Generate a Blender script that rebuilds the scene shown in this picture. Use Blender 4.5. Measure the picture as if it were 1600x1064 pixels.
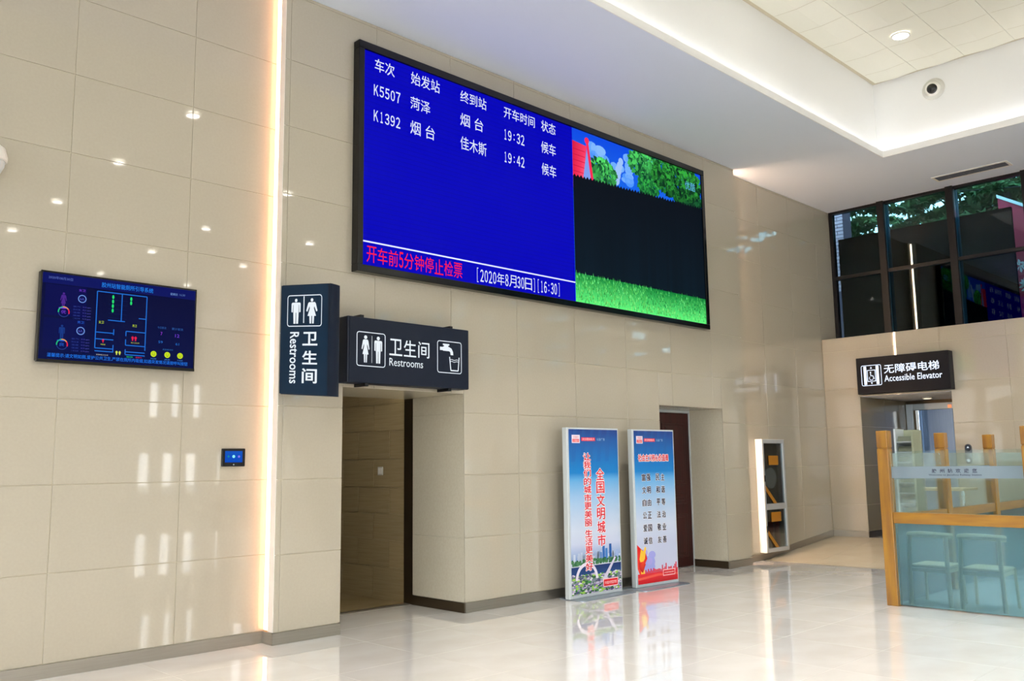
import bpy, bmesh, math, random
from mathutils import Vector, Matrix
R_ = random.Random(7)
S = bpy.context.scene
COL = S.collection
PI = math.pi
for o in list(bpy.data.objects): bpy.data.objects.remove(o)

# ---------------------------------------------------------------- camera, world, exposure
cam = bpy.data.cameras.new('camera'); co = bpy.data.objects.new('camera', cam); COL.objects.link(co)
yaw, pit, rol = 0.7763, 0.1363, -0.0133
fw = Vector((math.sin(yaw)*math.cos(pit), math.cos(yaw)*math.cos(pit), math.sin(pit)))
rt = Vector((math.cos(yaw), -math.sin(yaw), 0)); up = rt.cross(fw)
c_, s_ = math.cos(rol), math.sin(rol)
r2 = c_*rt + s_*up; u2 = -s_*rt + c_*up
co.matrix_world = Matrix(((r2.x, u2.x, -fw.x, 0), (r2.y, u2.y, -fw.y, 0), (r2.z, u2.z, -fw.z, 1.6), (0, 0, 0, 1)))
cam.sensor_width = 36; cam.lens = 1396.39/1600*36; cam.clip_end = 300
S.camera = co
S.view_settings.view_transform = 'Standard'; S.view_settings.look = 'None'
S.view_settings.gamma = 1; S.view_settings.use_curve_mapping = False
S.view_settings.exposure = 0.0
S.cycles.use_denoising = True
S.cycles.max_bounces = 10; S.cycles.diffuse_bounces = 5; S.cycles.glossy_bounces = 5
S.cycles.transmission_bounces = 8; S.cycles.transparent_max_bounces = 12
S.cycles.caustics_reflective = False; S.cycles.caustics_refractive = False
S.cycles.sample_clamp_indirect = 8; S.cycles.blur_glossy = 0.5

SKY = 8.0
SPOT = 1000.0
LAMP = 30.0
COVE = 10.0
w = bpy.data.worlds.new('sky'); S.world = w; w.use_nodes = True
nt = w.node_tree; nt.nodes.clear()
tc = nt.nodes.new('ShaderNodeTexCoord'); sp = nt.nodes.new('ShaderNodeSeparateXYZ')
rmp = nt.nodes.new('ShaderNodeValToRGB'); bg = nt.nodes.new('ShaderNodeBackground'); ow = nt.nodes.new('ShaderNodeOutputWorld')
rmp.color_ramp.elements[0].position = 0.0; rmp.color_ramp.elements[0].color = (0.94, 0.97, 1.0, 1)
rmp.color_ramp.elements[1].position = 0.8; rmp.color_ramp.elements[1].color = (0.80, 0.89, 1.0, 1)
nt.links.new(tc.outputs['Generated'], sp.inputs[0]); nt.links.new(sp.outputs[2], rmp.inputs[0])
nt.links.new(rmp.outputs[0], bg.inputs[0]); bg.inputs[1].default_value = SKY
nt.links.new(bg.outputs[0], ow.inputs[0])

def portal(loc, rot, sx, sy):
    l = bpy.data.lights.new('sky_portal', 'AREA'); l.shape = 'RECTANGLE'; l.size = sx; l.size_y = sy
    l.cycles.is_portal = True
    o = bpy.data.objects.new('sky_portal', l); o.location = loc; o.rotation_euler = rot; COL.objects.link(o)
portal((4, -15.9, 3.2), (-PI/2, 0, 0), 23.5, 6.2)      # south facade, light towards +Y
portal((-7.9, -4, 3.2), (0, -PI/2, 0), 6.2, 23)        # west facade, light towards +X
portal((16.05, -4.2, 5.0), (0, PI/2, 0), 2.5, 23)      # east clerestory, light towards -X

# ---------------------------------------------------------------- materials
def srgb(r, g, b):
    f = lambda v: ((v/255+0.055)/1.055)**2.4 if v > 10 else v/255/12.92
    return (f(r), f(g), f(b), 1)
MATS = {}
def mat(name, col, rough=0.5, metal=0.0, ior=1.5, emit=None, es=0.0, trans=0.0, noise=None, bump=None, vary=0.0, coat=0.0, spec=0.5):
    """noise=(scale xyz, second colour, detail, contrast) colour figure; bump=(scale xyz, strength)"""
    m = bpy.data.materials.new(name); m.use_nodes = True; MATS[name] = m
    N = m.node_tree.nodes; L = m.node_tree.links; b = N['Principled BSDF']
    b.inputs['Base Color'].default_value = col; b.inputs['Roughness'].default_value = rough
    b.inputs['Metallic'].default_value = metal; b.inputs['IOR'].default_value = ior
    b.inputs['Transmission Weight'].default_value = trans
    b.inputs['Coat Weight'].default_value = coat; b.inputs['Coat Roughness'].default_value = 0.02
    b.inputs['Specular IOR Level'].default_value = spec
    if emit: b.inputs['Emission Color'].default_value = emit; b.inputs['Emission Strength'].default_value = es
    src = None
    if noise or bump: t = N.new('ShaderNodeTexCoord')
    if noise:
        mp = N.new('ShaderNodeMapping'); mp.inputs['Scale'].default_value = noise[0]; L.new(t.outputs['Object'], mp.inputs[0])
        nz = N.new('ShaderNodeTexNoise'); nz.inputs['Scale'].default_value = 1; nz.inputs['Detail'].default_value = noise[2]
        L.new(mp.outputs[0], nz.inputs[0])
        r = N.new('ShaderNodeValToRGB'); k = noise[3]
        r.color_ramp.elements[0].position = 0.5-k; r.color_ramp.elements[0].color = col
        r.color_ramp.elements[1].position = 0.5+k; r.color_ramp.elements[1].color = noise[1]
        L.new(nz.outputs['Fac'], r.inputs[0]); src = r.outputs[0]
        L.new(src, b.inputs['Base Color'])
    if vary:
        oi = N.new('ShaderNodeObjectInfo'); hs = N.new('ShaderNodeHueSaturation'); mr = N.new('ShaderNodeMapRange')
        mr.inputs['To Min'].default_value = 1-vary; mr.inputs['To Max'].default_value = 1+vary
        L.new(oi.outputs['Random'], mr.inputs['Value']); L.new(mr.outputs[0], hs.inputs['Value'])
        if src: L.new(src, hs.inputs['Color'])
        else: hs.inputs['Color'].default_value = col
        L.new(hs.outputs[0], b.inputs['Base Color'])
    if bump:
        mp = N.new('ShaderNodeMapping'); mp.inputs['Scale'].default_value = bump[0]; L.new(t.outputs['Object'], mp.inputs[0])
        nz = N.new('ShaderNodeTexNoise'); nz.inputs['Scale'].default_value = 1; nz.inputs['Detail'].default_value = 3
        L.new(mp.outputs[0], nz.inputs[0]); bp = N.new('ShaderNodeBump'); bp.inputs['Strength'].default_value = bump[1]
        bp.inputs['Distance'].default_value = 0.01
        L.new(nz.outputs['Fac'], bp.inputs['Height']); L.new(bp.outputs[0], b.inputs['Normal'])
    return m
def emission(name, col, s):
    m = bpy.data.materials.new(name); m.use_nodes = True; N = m.node_tree.nodes; N.clear()
    e = N.new('ShaderNodeEmission'); e.inputs[0].default_value = col; e.inputs[1].default_value = s
    o = N.new('ShaderNodeOutputMaterial'); m.node_tree.links.new(e.outputs[0], o.inputs[0]); MATS[name] = m; return m
def attr_mat(name, s=None, rough=0.3):
    """flat print (or lit screen when s is given) coloured by the mesh's Col attribute"""
    m = bpy.data.materials.new(name); m.use_nodes = True; N = m.node_tree.nodes; b = N['Principled BSDF']
    a = N.new('ShaderNodeVertexColor'); a.layer_name = 'Col'
    if s is None: m.node_tree.links.new(a.outputs[0], b.inputs['Base Color'])
    else:
        b.inputs['Base Color'].default_value = (0.004, 0.004, 0.006, 1)
        b.inputs['Specular IOR Level'].default_value = 0.0; m.node_tree.links.new(a.outputs[0], b.inputs['Emission Color']); b.inputs['Emission Strength'].default_value = s
    b.inputs['Roughness'].default_value = rough; MATS[name] = m; return m
def thin_glass(name, tint, refl=1.0, rough=0.0):
    m = bpy.data.materials.new(name); m.use_nodes = True; N = m.node_tree.nodes; L = m.node_tree.links; N.clear()
    tr = N.new('ShaderNodeBsdfTransparent'); tr.inputs[0].default_value = tint
    gl = N.new('ShaderNodeBsdfGlossy'); gl.inputs[1].default_value = rough; gl.inputs[0].default_value = (0.95, 0.98, 1, 1)
    fr = N.new('ShaderNodeFresnel'); fr.inputs[0].default_value = 1.5
    mu = N.new('ShaderNodeMath'); mu.operation = 'MULTIPLY'; mu.inputs[1].default_value = refl; mu.use_clamp = True
    mx = N.new('ShaderNodeMixShader'); o = N.new('ShaderNodeOutputMaterial')
    L.new(fr.outputs[0], mu.inputs[0]); L.new(mu.outputs[0], mx.inputs[0]); L.new(tr.outputs[0], mx.inputs[1])
    L.new(gl.outputs[0], mx.inputs[2]); L.new(mx.outputs[0], o.inputs[0]); MATS[name] = m; return m
def frosted(name, col, diff=0.45):
    m = bpy.data.materials.new(name); m.use_nodes = True; N = m.node_tree.nodes; L = m.node_tree.links; b = N['Principled BSDF']
    b.inputs['Base Color'].default_value = col; b.inputs['Transmission Weight'].default_value = 1
    b.inputs['Roughness'].default_value = 0.16; b.inputs['IOR'].default_value = 1.1
    d = N.new('ShaderNodeBsdfDiffuse'); d.inputs[0].default_value = col
    tl = N.new('ShaderNodeBsdfTranslucent'); tl.inputs[0].default_value = col
    m1 = N.new('ShaderNodeMixShader'); m1.inputs[0].default_value = 0.5
    m2 = N.new('ShaderNodeMixShader'); m2.inputs[0].default_value = diff
    o = N['Material Output']
    g = N.new('ShaderNodeBsdfGlossy'); g.inputs[1].default_value = 0.03
    fr = N.new('ShaderNodeFresnel'); fr.inputs[0].default_value = 1.45
    m3 = N.new('ShaderNodeMixShader')
    L.new(d.outputs[0], m1.inputs[1]); L.new(tl.outputs[0], m1.inputs[2])
    L.new(b.outputs[0], m2.inputs[1]); L.new(m1.outputs[0], m2.inputs[2])
    L.new(fr.outputs[0], m3.inputs[0]); L.new(m2.outputs[0], m3.inputs[1]); L.new(g.outputs[0], m3.inputs[2])
    L.new(m3.outputs[0], o.inputs[0]); MATS[name] = m; return m

BEIGE = srgb(172, 164, 148)
mat('stone', BEIGE, 0.03, coat=0.35, noise=((45, 45, 45), srgb(177, 169, 153), 4, 0.3), vary=0.012)
mat('stone_y', BEIGE, 0.03, coat=0.35, noise=((45, 45, 45), srgb(177, 169, 153), 4, 0.3), vary=0.012)
mat('grout', srgb(196, 186, 162), 0.8)
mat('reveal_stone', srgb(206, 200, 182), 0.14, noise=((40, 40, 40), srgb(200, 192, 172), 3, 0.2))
mat('restroom_tile', srgb(176, 158, 122), 0.25, noise=((2, 2, 90), srgb(162, 143, 106), 3, 0.2), vary=0.03)
mat('restroom_grout', srgb(190, 172, 135), 0.8)
mat('floor_stone', srgb(228, 224, 220), 0.02, coat=0.6, noise=((1.7, 2.6, 1), srgb(221, 216, 209), 6, 0.14), vary=0.012)
mat('ramp_stone', srgb(205, 192, 168), 0.12, noise=((2, 2, 2), srgb(198, 184, 160), 5, 0.18), vary=0.02)
mat('floor_grout', srgb(205, 200, 191), 0.4)
mat('steel', srgb(150, 144, 135), 0.3, 0.85, noise=((3, 3, 160), srgb(165, 159, 148), 2, 0.3))
mat('recess_stone_shaded', srgb(134, 124, 102), 0.12)  # darker copy of the reveal stone, shade of the recess put into its colour
mat('dark_steel', srgb(86, 74, 58), 0.3, 0.8)
mat('elevator_steel', srgb(104, 128, 160), 0.28, 0.8, noise=((90, 90, 1), srgb(92, 116, 150), 2, 0.3))
mat('chrome', srgb(215, 220, 222), 0.12, 1.0)
mat('white_paint', srgb(243, 243, 243), 0.6, bump=((30, 30, 30), 0.02))
mat('soffit_paint', srgb(230, 238, 253), 0.65)
mat('cream_panel', srgb(236, 234, 220), 0.35)
mat('white_trim', srgb(238, 235, 228), 0.35)
mat('black_frame', srgb(8, 7, 7), 0.10, spec=0.35)
mat('black_plastic', srgb(10, 10, 12), 0.35, spec=.3)
mat('sign_blue', srgb(4, 34, 58), 0.5, spec=.2)
mat('sign_blue_side', srgb(10, 20, 38), 0.4, spec=.25)
mat('sign_navy', srgb(20, 27, 42), 0.45, spec=.2)
mat('sign_black', srgb(8, 9, 18), 0.45, spec=.2)
emission('sign_white', srgb(238, 246, 252), 1.0)
emission('sign_white_bright', srgb(225, 236, 255), 1.5)
mat('sign_print', srgb(240, 246, 250), 0.4, emit=srgb(235, 245, 255), es=0.35)
mat('alu', srgb(176, 188, 196), 0.32, 0.55)
mat('alu_white', srgb(206, 214, 218), 0.35, 0.2)
mat('cabinet_frame', srgb(196, 198, 200), 0.3, 0.35)
mat('base_plate', srgb(150, 160, 172), 0.3, 0.6)
mat('timber', srgb(160, 112, 6), 0.36, noise=((14, 14, 1.6), srgb(122, 78, 2), 6, 0.2), coat=0.3)
mat('timber_rail', srgb(162, 114, 8), 0.36, noise=((14, 1.6, 14), srgb(122, 78, 4), 6, 0.2), coat=0.3)
mat('timber_rail_x', srgb(150, 106, 22), 0.36, noise=((1.6, 14, 14), srgb(120, 78, 12), 6, 0.2), coat=0.3)
mat('pale_wood', srgb(224, 200, 160), 0.4, noise=((3, 20, 20), srgb(206, 178, 134), 4, 0.2))
mat('dark_wood', srgb(58, 14, 12), 0.35, noise=((30, 30, 2), srgb(36, 8, 7), 5, 0.22), spec=0.25)
mat('mullion', srgb(12, 10, 11), 0.35, spec=.3)
mat('mullion_skylit', srgb(52, 112, 142), 0.35, 0.3)  # blue of the reflected sky put into the colour of the fins
mat('black_panel', (0.0006, 0.0006, 0.0007, 1), 0.9, spec=0.0)
thin_glass('window_glass', (0.36, 0.56, 0.62, 1), 0.7)
thin_glass('facade_glass', (0.96, 0.96, 0.95, 1), 0.6)
thin_glass('clear_glass', (0.90, 0.965, 0.965, 1), 0.6)
thin_glass('cabinet_glass', (0.82, 0.84, 0.84, 1), 0.8)
frosted('frosted_glass', srgb(166, 226, 244), 0.26)
frosted('frost_band', srgb(190, 212, 228), 0.75)
emission('lamp', (1.0, 0.95, 0.88, 1), LAMP)
emission('lamp_dim', (1.0, 0.86, 0.62, 1), 4)
emission('indicator', (1.0, 0.32, 0.14, 1), 1.2)
emission('led_strip', (1.0, 0.48, 0.26, 1), COVE)
emission('led_strip_right', (1.0, 0.66, 0.43, 1), 85)
emission('cove_strip', (1.0, 0.97, 0.92, 1), 17.0)
attr_mat('lit_picture', 1.15); attr_mat('print', None, 0.25)
attr_mat('lit_tv', 1.0)
emission('led_white', srgb(225, 232, 255), 1.0)
emission('led_red', srgb(255, 34, 60), 1.0)
mat('vent_dark', srgb(58, 60, 66), 0.5)
mat('dark_glass', srgb(12, 14, 18), 0.08)
mat('camera_lens', srgb(8, 8, 9), 0.06)
mat('red_hose', srgb(120, 26, 28), 0.5); mat('ext_red', srgb(128, 34, 38), 0.3)
mat('yellow_label', srgb(160, 104, 6), 0.5); mat('cabinet_inside', srgb(70, 74, 82), 0.6)
mat('bag_plastic', srgb(222, 238, 236), 0.3, bump=((14, 14, 14), 0.5))
mat('brick_white', srgb(206, 160, 172), 0.7, vary=0.05); mat('mortar', srgb(96, 70, 84), 0.9)
mat('leaf', srgb(66, 96, 62), 0.6, noise=((3, 3, 3), srgb(112, 142, 86), 3, 0.25), spec=.2); mat('bark', srgb(60, 46, 36), 0.9)
mat('crimson', srgb(196, 20, 62), 0.5); mat('white_plain', srgb(240, 240, 240), 0.5)
mat('outdoor_ground', srgb(120, 120, 112), 0.9)
mat('roof_grey', srgb(90, 90, 92), 0.8)
mat('switch_white', srgb(205, 203, 196), 0.4)

# ---------------------------------------------------------------- mesh helpers
class MB:
    def __init__(s): s.v = []; s.f = []
    def quad(s, *p):
        i = len(s.v); s.v += [tuple(q) for q in p]; s.f.append(tuple(range(i, i+len(p)))); return s
    def box(s, x0, x1, y0, y1, z0, z1):
        i = len(s.v)
        s.v += [(x0,y0,z0),(x1,y0,z0),(x1,y1,z0),(x0,y1,z0),(x0,y0,z1),(x1,y0,z1),(x1,y1,z1),(x0,y1,z1)]
        s.f += [tuple(i+k for k in q) for q in ((0,3,2,1),(4,5,6,7),(0,1,5,4),(1,2,6,5),(2,3,7,6),(3,0,4,7))]; return s
    def prism(s, pts, h0, h1, f):
        """2D outline extruded; f(a,b,h)->xyz"""
        i = len(s.v); n = len(pts)
        s.v += [tuple(f(a, b, h0)) for a, b in pts] + [tuple(f(a, b, h1)) for a, b in pts]
        s.f.append(tuple(range(i, i+n))[::-1]); s.f.append(tuple(range(i+n, i+2*n)))
        for k in range(n): j = (k+1) % n; s.f.append((i+k, i+j, i+n+j, i+n+k))
        return s
    def cyl(s, p0, p1, r0, r1=None, n=16):
        r1 = r0 if r1 is None else r1
        p0 = Vector(p0); p1 = Vector(p1); d = (p1-p0).normalized()
        a = d.orthogonal().normalized(); b = d.cross(a); i = len(s.v)
        for p, r in ((p0, r0), (p1, r1)):
            for k in range(n):
                t = 2*PI*k/n; s.v.append(tuple(p + r*(math.cos(t)*a + math.sin(t)*b)))
        s.f.append(tuple(range(i, i+n))[::-1]); s.f.append(tuple(range(i+n, i+2*n)))
        for k in range(n): j = (k+1) % n; s.f.append((i+k, i+j, i+n+j, i+n+k))
        return s
    def lathe(s, prof, c, axis, n=24):
        """prof: (radius, height along axis)"""
        c = Vector(c); d = Vector(axis).normalized(); a = d.orthogonal().normalized(); b = d.cross(a); i = len(s.v)
        for r, h in prof:
            for k in range(n):
                t = 2*PI*k/n; s.v.append(tuple(c + d*h + r*(math.cos(t)*a + math.sin(t)*b)))
        for q in range(len(prof)-1):
            for k in range(n):
                j = (k+1) % n; s.f.append((i+q*n+k, i+q*n+j, i+(q+1)*n+j, i+(q+1)*n+k))
        return s
    def tube(s, pts, r, n=8):
        P = [Vector(p) for p in pts]; i = len(s.v); ref = Vector((0.13, 0.21, 0.97))
        for q, p in enumerate(P):
            d = (P[min(q+1, len(P)-1)] - P[max(q-1, 0)]).normalized()
            a = d.cross(ref).normalized(); b = d.cross(a)
            for k in range(n):
                t = 2*PI*k/n; s.v.append(tuple(p + r*(math.cos(t)*a + math.sin(t)*b)))
        for q in range(len(P)-1):
            for k in range(n):
                j = (k+1) % n; s.f.append((i+q*n+k, i+q*n+j, i+(q+1)*n+j, i+(q+1)*n+k))
        return s

ORG = {}
def finish(o, parent):
    COL.objects.link(o)
    if parent: o.parent = parent
def tag(o, label=None, cat=None, group=None, kind=None):
    if label: o['label'] = label
    if cat: o['category'] = cat
    if group: o['group'] = group
    if kind: o['kind'] = kind
    return o
def obj(name, mb, m, parent=None, bevel=0, smooth=False, org=None):
    vs = mb.v
    if parent is not None: po = ORG.get(parent.name, Vector((0, 0, 0)))
    else: po = Vector((0, 0, 0))
    xs = [v[0] for v in vs]; ys = [v[1] for v in vs]; zs = [v[2] for v in vs]
    o3 = Vector(org) if org else Vector(((min(xs)+max(xs))/2, (min(ys)+max(ys))/2, min(zs)))
    me = bpy.data.meshes.new(name); me.from_pydata([(v[0]-o3.x, v[1]-o3.y, v[2]-o3.z) for v in vs], [], mb.f)
    me.materials.append(MATS[m]); 
    bm = bmesh.new(); bm.from_mesh(me)
    bmesh.ops.recalc_face_normals(bm, faces=bm.faces); bm.to_mesh(me); bm.free()
    if smooth:
        for p in me.polygons: p.use_smooth = True
    o = bpy.data.objects.new(name, me); o.location = o3 - po; ORG[o.name] = o3
    if bevel:
        b = o.modifiers.new('b', 'BEVEL'); b.width = bevel; b.segments = 2; b.limit_method = 'ANGLE'; b.harden_normals = False
    if smooth:
        try: me.set_sharp_from_angle(angle=math.radians(40))
        except Exception: pass
    finish(o, parent); return o
def empty(name, loc, label, cat, group=None):
    o = bpy.data.objects.new(name, None); o.location = loc; o.empty_display_size = 0.1
    ORG[o.name] = Vector(loc); COL.objects.link(o); return tag(o, label, cat, group)
def B(*a): return MB().box(*a)

class Frame:
    """a flat face: a along u (to the viewer's right), b up, c towards the viewer"""
    def __init__(s, o, u, n, v=(0, 0, 1)): s.o = Vector(o); s.u = Vector(u); s.n = Vector(n); s.v = Vector(v)
    def __call__(s, a, b, c=0): return s.o + s.u*a + s.v*b + s.n*c
def FY(y): return Frame((0, y, 0), (1, 0, 0), (0, -1, 0))       # faces -Y: a is world X
def FX(x): return Frame((x, 0, 0), (0, -1, 0), (-1, 0, 0))      # faces -X: a is minus world Y

_tv = {}
def text_verts(s, bold=0.0):
    if (s, bold) not in _tv: _tv[(s, bold)] = text_verts_raw(s, bold)
    return _tv[(s, bold)]
def text_verts_raw(s, bold=0.0):
    cu = bpy.data.curves.new('t', 'FONT'); cu.body = s; cu.size = 1; cu.resolution_u = 2; cu.offset = bold
    ob = bpy.data.objects.new('t', cu); COL.objects.link(ob)
    bpy.context.view_layer.update()
    me = bpy.data.meshes.new_from_object(ob.evaluated_get(bpy.context.evaluated_depsgraph_get()))
    vs = [(v.co.x, v.co.y) for v in me.vertices]; fs = [tuple(p.vertices) for p in me.polygons]
    bpy.data.objects.remove(ob); bpy.data.meshes.remove(me); bpy.data.curves.remove(cu)
    return vs, fs
def add_text(mb, s, fr, box, c, bold=0.0, slant=None, rot=False):
    """fit the words into box = (a0, a1, b0, b1) of the frame"""
    vs, fs = text_verts(s, bold)
    if not vs: return
    if rot: vs = [(y, -x) for x, y in vs]
    x0 = min(v[0] for v in vs); x1 = max(v[0] for v in vs); y0 = min(v[1] for v in vs); y1 = max(v[1] for v in vs)
    a0, a1, b0, b1 = box; i = len(mb.v)
    for x, y in vs: mb.v.append(tuple(fr(a0+(x-x0)/(x1-x0)*(a1-a0), b0+(y-y0)/(y1-y0)*(b1-b0), c)))
    mb.f += [tuple(i+k for k in f) for f in fs]
def text(name, s, fr, box, c, m, parent, **k):
    mb = MB(); add_text(mb, s, fr, box, c, **k); return obj_raw(name, mb, m, parent)
def obj_raw(name, mb, m, parent, cols=None):
    po = ORG[parent.name] if parent else Vector((0, 0, 0))
    me = bpy.data.meshes.new(name); me.from_pydata([(v[0]-po.x, v[1]-po.y, v[2]-po.z) for v in mb.v], [], mb.f)
    me.materials.append(MATS[m])
    if cols is not None:
        at = me.color_attributes.new('Col', 'FLOAT_COLOR', 'CORNER'); k = 0
        for p in me.polygons:
            for li in p.loop_indices: at.data[li].color = cols[k]; k += 1
    o = bpy.data.objects.new(name, me); ORG[o.name] = po.copy()
    finish(o, parent); return o
def led_row(name, t, fr, box, c, m, parent, bold=0.012):
    """narrow display digits: every character set in its own cell"""
    wts = [2.0 if ord(ch) > 0x3000 and ord(ch) < 0xff00 else 1.0 for ch in t]; tot = sum(wts); a0, a1, b0, b1 = box; x = a0; mb = MB(); h = b1-b0
    for ch, wt in zip(t, wts):
        cw = (a1-a0)*wt/tot; f = {'１': .42, '：': .22, '［': .32, '］': .32}.get(ch, .80 if wt == 1 else .90)
        m0 = x+cw*(1-f)/2; y0, y1 = (b0+.2*h, b1-.2*h) if ch == '：' else ((b0-.08*h, b1+.08*h) if ch in '［］' else (b0, b1))
        add_text(mb, ch, fr, (m0, m0+cw*f, y0, y1), c, bold=bold if wt == 1 and ch not in '［］' else 0.0); x += cw
    return obj_raw(name, mb, m, parent)
class Pic:
    """flat printed or lit picture: coloured polygons on a frame, each layer a hair in front of the last"""
    def __init__(s, fr, c0): s.fr = fr; s.c = c0; s.mb = MB(); s.cols = []
    def poly(s, pts, cols, dc=0.0):
        s.mb.quad(*[s.fr(a, b, s.c+dc) for a, b in pts])
        if not isinstance(cols, list): cols = [cols]*len(pts)
        s.cols += cols
    def rect(s, a0, a1, b0, b1, c, top=None, dc=0.0):
        t = top or c; s.poly([(a0, b0), (a1, b0), (a1, b1), (a0, b1)], [c, c, t, t], dc)
    def disc(s, a, b, r, c, n=12, ry=None, dc=0.0):
        ry = ry or r; s.poly([(a+r*math.cos(2*PI*k/n), b+ry*math.sin(2*PI*k/n)) for k in range(n)], c, dc)
    def ring(s, a, b, r0, r1, c, t0=0, t1=2*PI, n=20, dc=0.0, kx=1.0):
        for k in range(n):
            p = t0+(t1-t0)*k/n; q = t0+(t1-t0)*(k+1)/n
            s.poly([(a+kx*r0*math.cos(p), b+r0*math.sin(p)), (a+kx*r1*math.cos(p), b+r1*math.sin(p)), (a+kx*r1*math.cos(q), b+r1*math.sin(q)), (a+kx*r0*math.cos(q), b+r0*math.sin(q))], c, dc)
    def text(s, t, box, c, dc=0.0, fat=0.0, halo=0.0, **k):
        n0 = len(s.mb.f)
        offs = [(0, 0)]
        if fat: offs = [(-fat, 0), (0, 0), (fat, 0), (0, fat*.6), (0, -fat*.6)]
        if halo: offs = [(halo*math.cos(q*PI/4), halo*math.sin(q*PI/4)) for q in range(8)]
        for i, (ox, oy) in enumerate(offs): add_text(s.mb, t, s.fr, (box[0]+ox, box[1]+ox, box[2]+oy, box[3]+oy), s.c+dc+i*2e-6, **k)
        for f in s.mb.f[n0:]: s.cols += [c]*len(f)
    def build(s, name, m, parent): return obj_raw(name, s.mb, m, parent, s.cols)
def flat(name, polys, fr, c, m, parent):
    mb = MB()
    for p in polys: mb.quad(*[fr(a, b, c) for a, b in p])
    return obj_raw(name, mb, m, parent)
def rrect_ring(a0, a1, b0, b1, t, r=0.03, n=5):
    """rounded rectangular line as quads"""
    def loop(i):
        P = []
        for (cx, cy, s0) in ((a1-r, b1-r, 0), (a0+r, b1-r, 1), (a0+r, b0+r, 2), (a1-r, b0+r, 3)):
            for k in range(n+1):
                th = PI/2*(s0+k/n); P.append((cx+(r-i)*math.cos(th), cy+(r-i)*math.sin(th)))
        return P
    A = loop(0); C = loop(t); m = len(A)
    return [[A[k], A[(k+1) % m], C[(k+1) % m], C[k]] for k in range(m)]
def disc2(a, b, r, n=14): return [(a+r*math.cos(2*PI*k/n), b+r*math.sin(2*PI*k/n)) for k in range(n)]
def man(x, b0, h, w):
    k = h; P = [disc2(x, b0+h*0.93, h*0.07)]
    P.append([(x-w*.5, b0+.80*k), (x-w*.42, b0+.845*k), (x+w*.42, b0+.845*k), (x+w*.5, b0+.80*k), (x+w*.5, b0+.47*k), (x+w*.36, b0+.45*k), (x+w*.33, b0+.75*k), (x-w*.33, b0+.75*k), (x-w*.36, b0+.45*k), (x-w*.5, b0+.47*k)])
    P.append([(x-w*.29, b0+.76*k), (x+w*.29, b0+.76*k), (x+w*.29, b0+.44*k), (x-w*.29, b0+.44*k)])
    P.append([(x-w*.29, b0+.45*k), (x-w*.03, b0+.45*k), (x-w*.04, b0), (x-w*.25, b0)])
    P.append([(x+w*.29, b0+.45*k), (x+w*.03, b0+.45*k), (x+w*.04, b0), (x+w*.25, b0)])
    return P
def woman(x, b0, h, w):
    k = h; P = [disc2(x, b0+h*0.93, h*0.07)]
    P.append([(x-w*.3, b0+.845*k), (x+w*.3, b0+.845*k), (x+w*.2, b0+.60*k), (x+w*.42, b0+.30*k), (x-w*.42, b0+.30*k), (x-w*.2, b0+.60*k)])
    for s in (-1, 1):
        P.append([(x+s*w*.28, b0+.845*k), (x+s*w*.38, b0+.80*k), (x+s*w*.56, b0+.50*k), (x+s*w*.44, b0+.47*k), (x+s*w*.2, b0+.72*k)])
        P.append([(x+s*w*.24, b0+.31*k), (x+s*w*.04, b0+.31*k), (x+s*w*.05, b0), (x+s*w*.2, b0)])
    return P

# ---------------------------------------------------------------- stone panels laid one by one
D, DL, E, W = 7.488, 7.67, 15.5475, 16.13
ZC = 6.30
TH, TW, TB = 0.684, 1.035, 0.109
_tm = {}
def tile_mesh(wd, ht, orient, m, th=0.012, ch=0.0015, relief=0):
    if orient == 'U': ch = 0.0005
    key = (round(wd, 3), round(ht, 3), orient, m, relief)
    if key in _tm: return _tm[key]
    a, b = wd/2, ht/2; V = []; F = []
    P = [(-a, -b, -th), (a, -b, -th), (a, b, -th), (-a, b, -th), (-a, -b, -ch), (a, -b, -ch), (a, b, -ch), (-a, b, -ch),
         (-a+ch, -b+ch, 0), (a-ch, -b+ch, 0), (a-ch, b-ch, 0), (-a+ch, b-ch, 0)]
    F = [(0, 3, 2, 1)] + [(k, (k+1) % 4, 4+(k+1) % 4, 4+k) for k in range(4)] + [(4+k, 4+(k+1) % 4, 8+(k+1) % 4, 8+k) for k in range(4)]
    if relief:
        hs = [relief*0.0, relief, -relief*0.2]
        q = [(0, -b+ch), (a-ch, 0), (0, b-ch), (-a+ch, 0)]
        P += [(x, y, relief*0.7 if i % 2 else 0) for i, (x, y) in enumerate(q)] + [(0, 0, relief)]
        cs = [8, 12, 9, 13, 10, 14, 11, 15]
        F += [(cs[k], cs[(k+1) % 8], 16) for k in range(8)]
    else: F.append((8, 9, 10, 11))
    for (x, y, z) in P:
        if orient == 'Y': V.append((x, -z, y))
        elif orient == 'X': V.append((-z, -x, y))
        elif orient == 'U': V.append((x, y, z))            # floor, facing up
        elif orient == 'N': V.append((x, -y, -z))          # ceiling, facing down
    me = bpy.data.meshes.new('tile'); me.from_pydata(V, [], F); me.materials.append(MATS[m]); _tm[key] = me
    return me
def sub_rect(r, h):
    a0, a1, b0, b1 = r; x0, x1, y0, y1 = h
    if x1 <= a0 or x0 >= a1 or y1 <= b0 or y0 >= b1: return [r]
    out = []
    if x0 > a0: out.append((a0, x0, b0, b1))
    if x1 < a1: out.append((x1, a1, b0, b1))
    m0, m1 = max(a0, x0), min(a1, x1)
    if y0 > b0: out.append((m0, m1, b0, y0))
    if y1 < b1: out.append((m0, m1, y1, b1))
    return out
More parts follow.
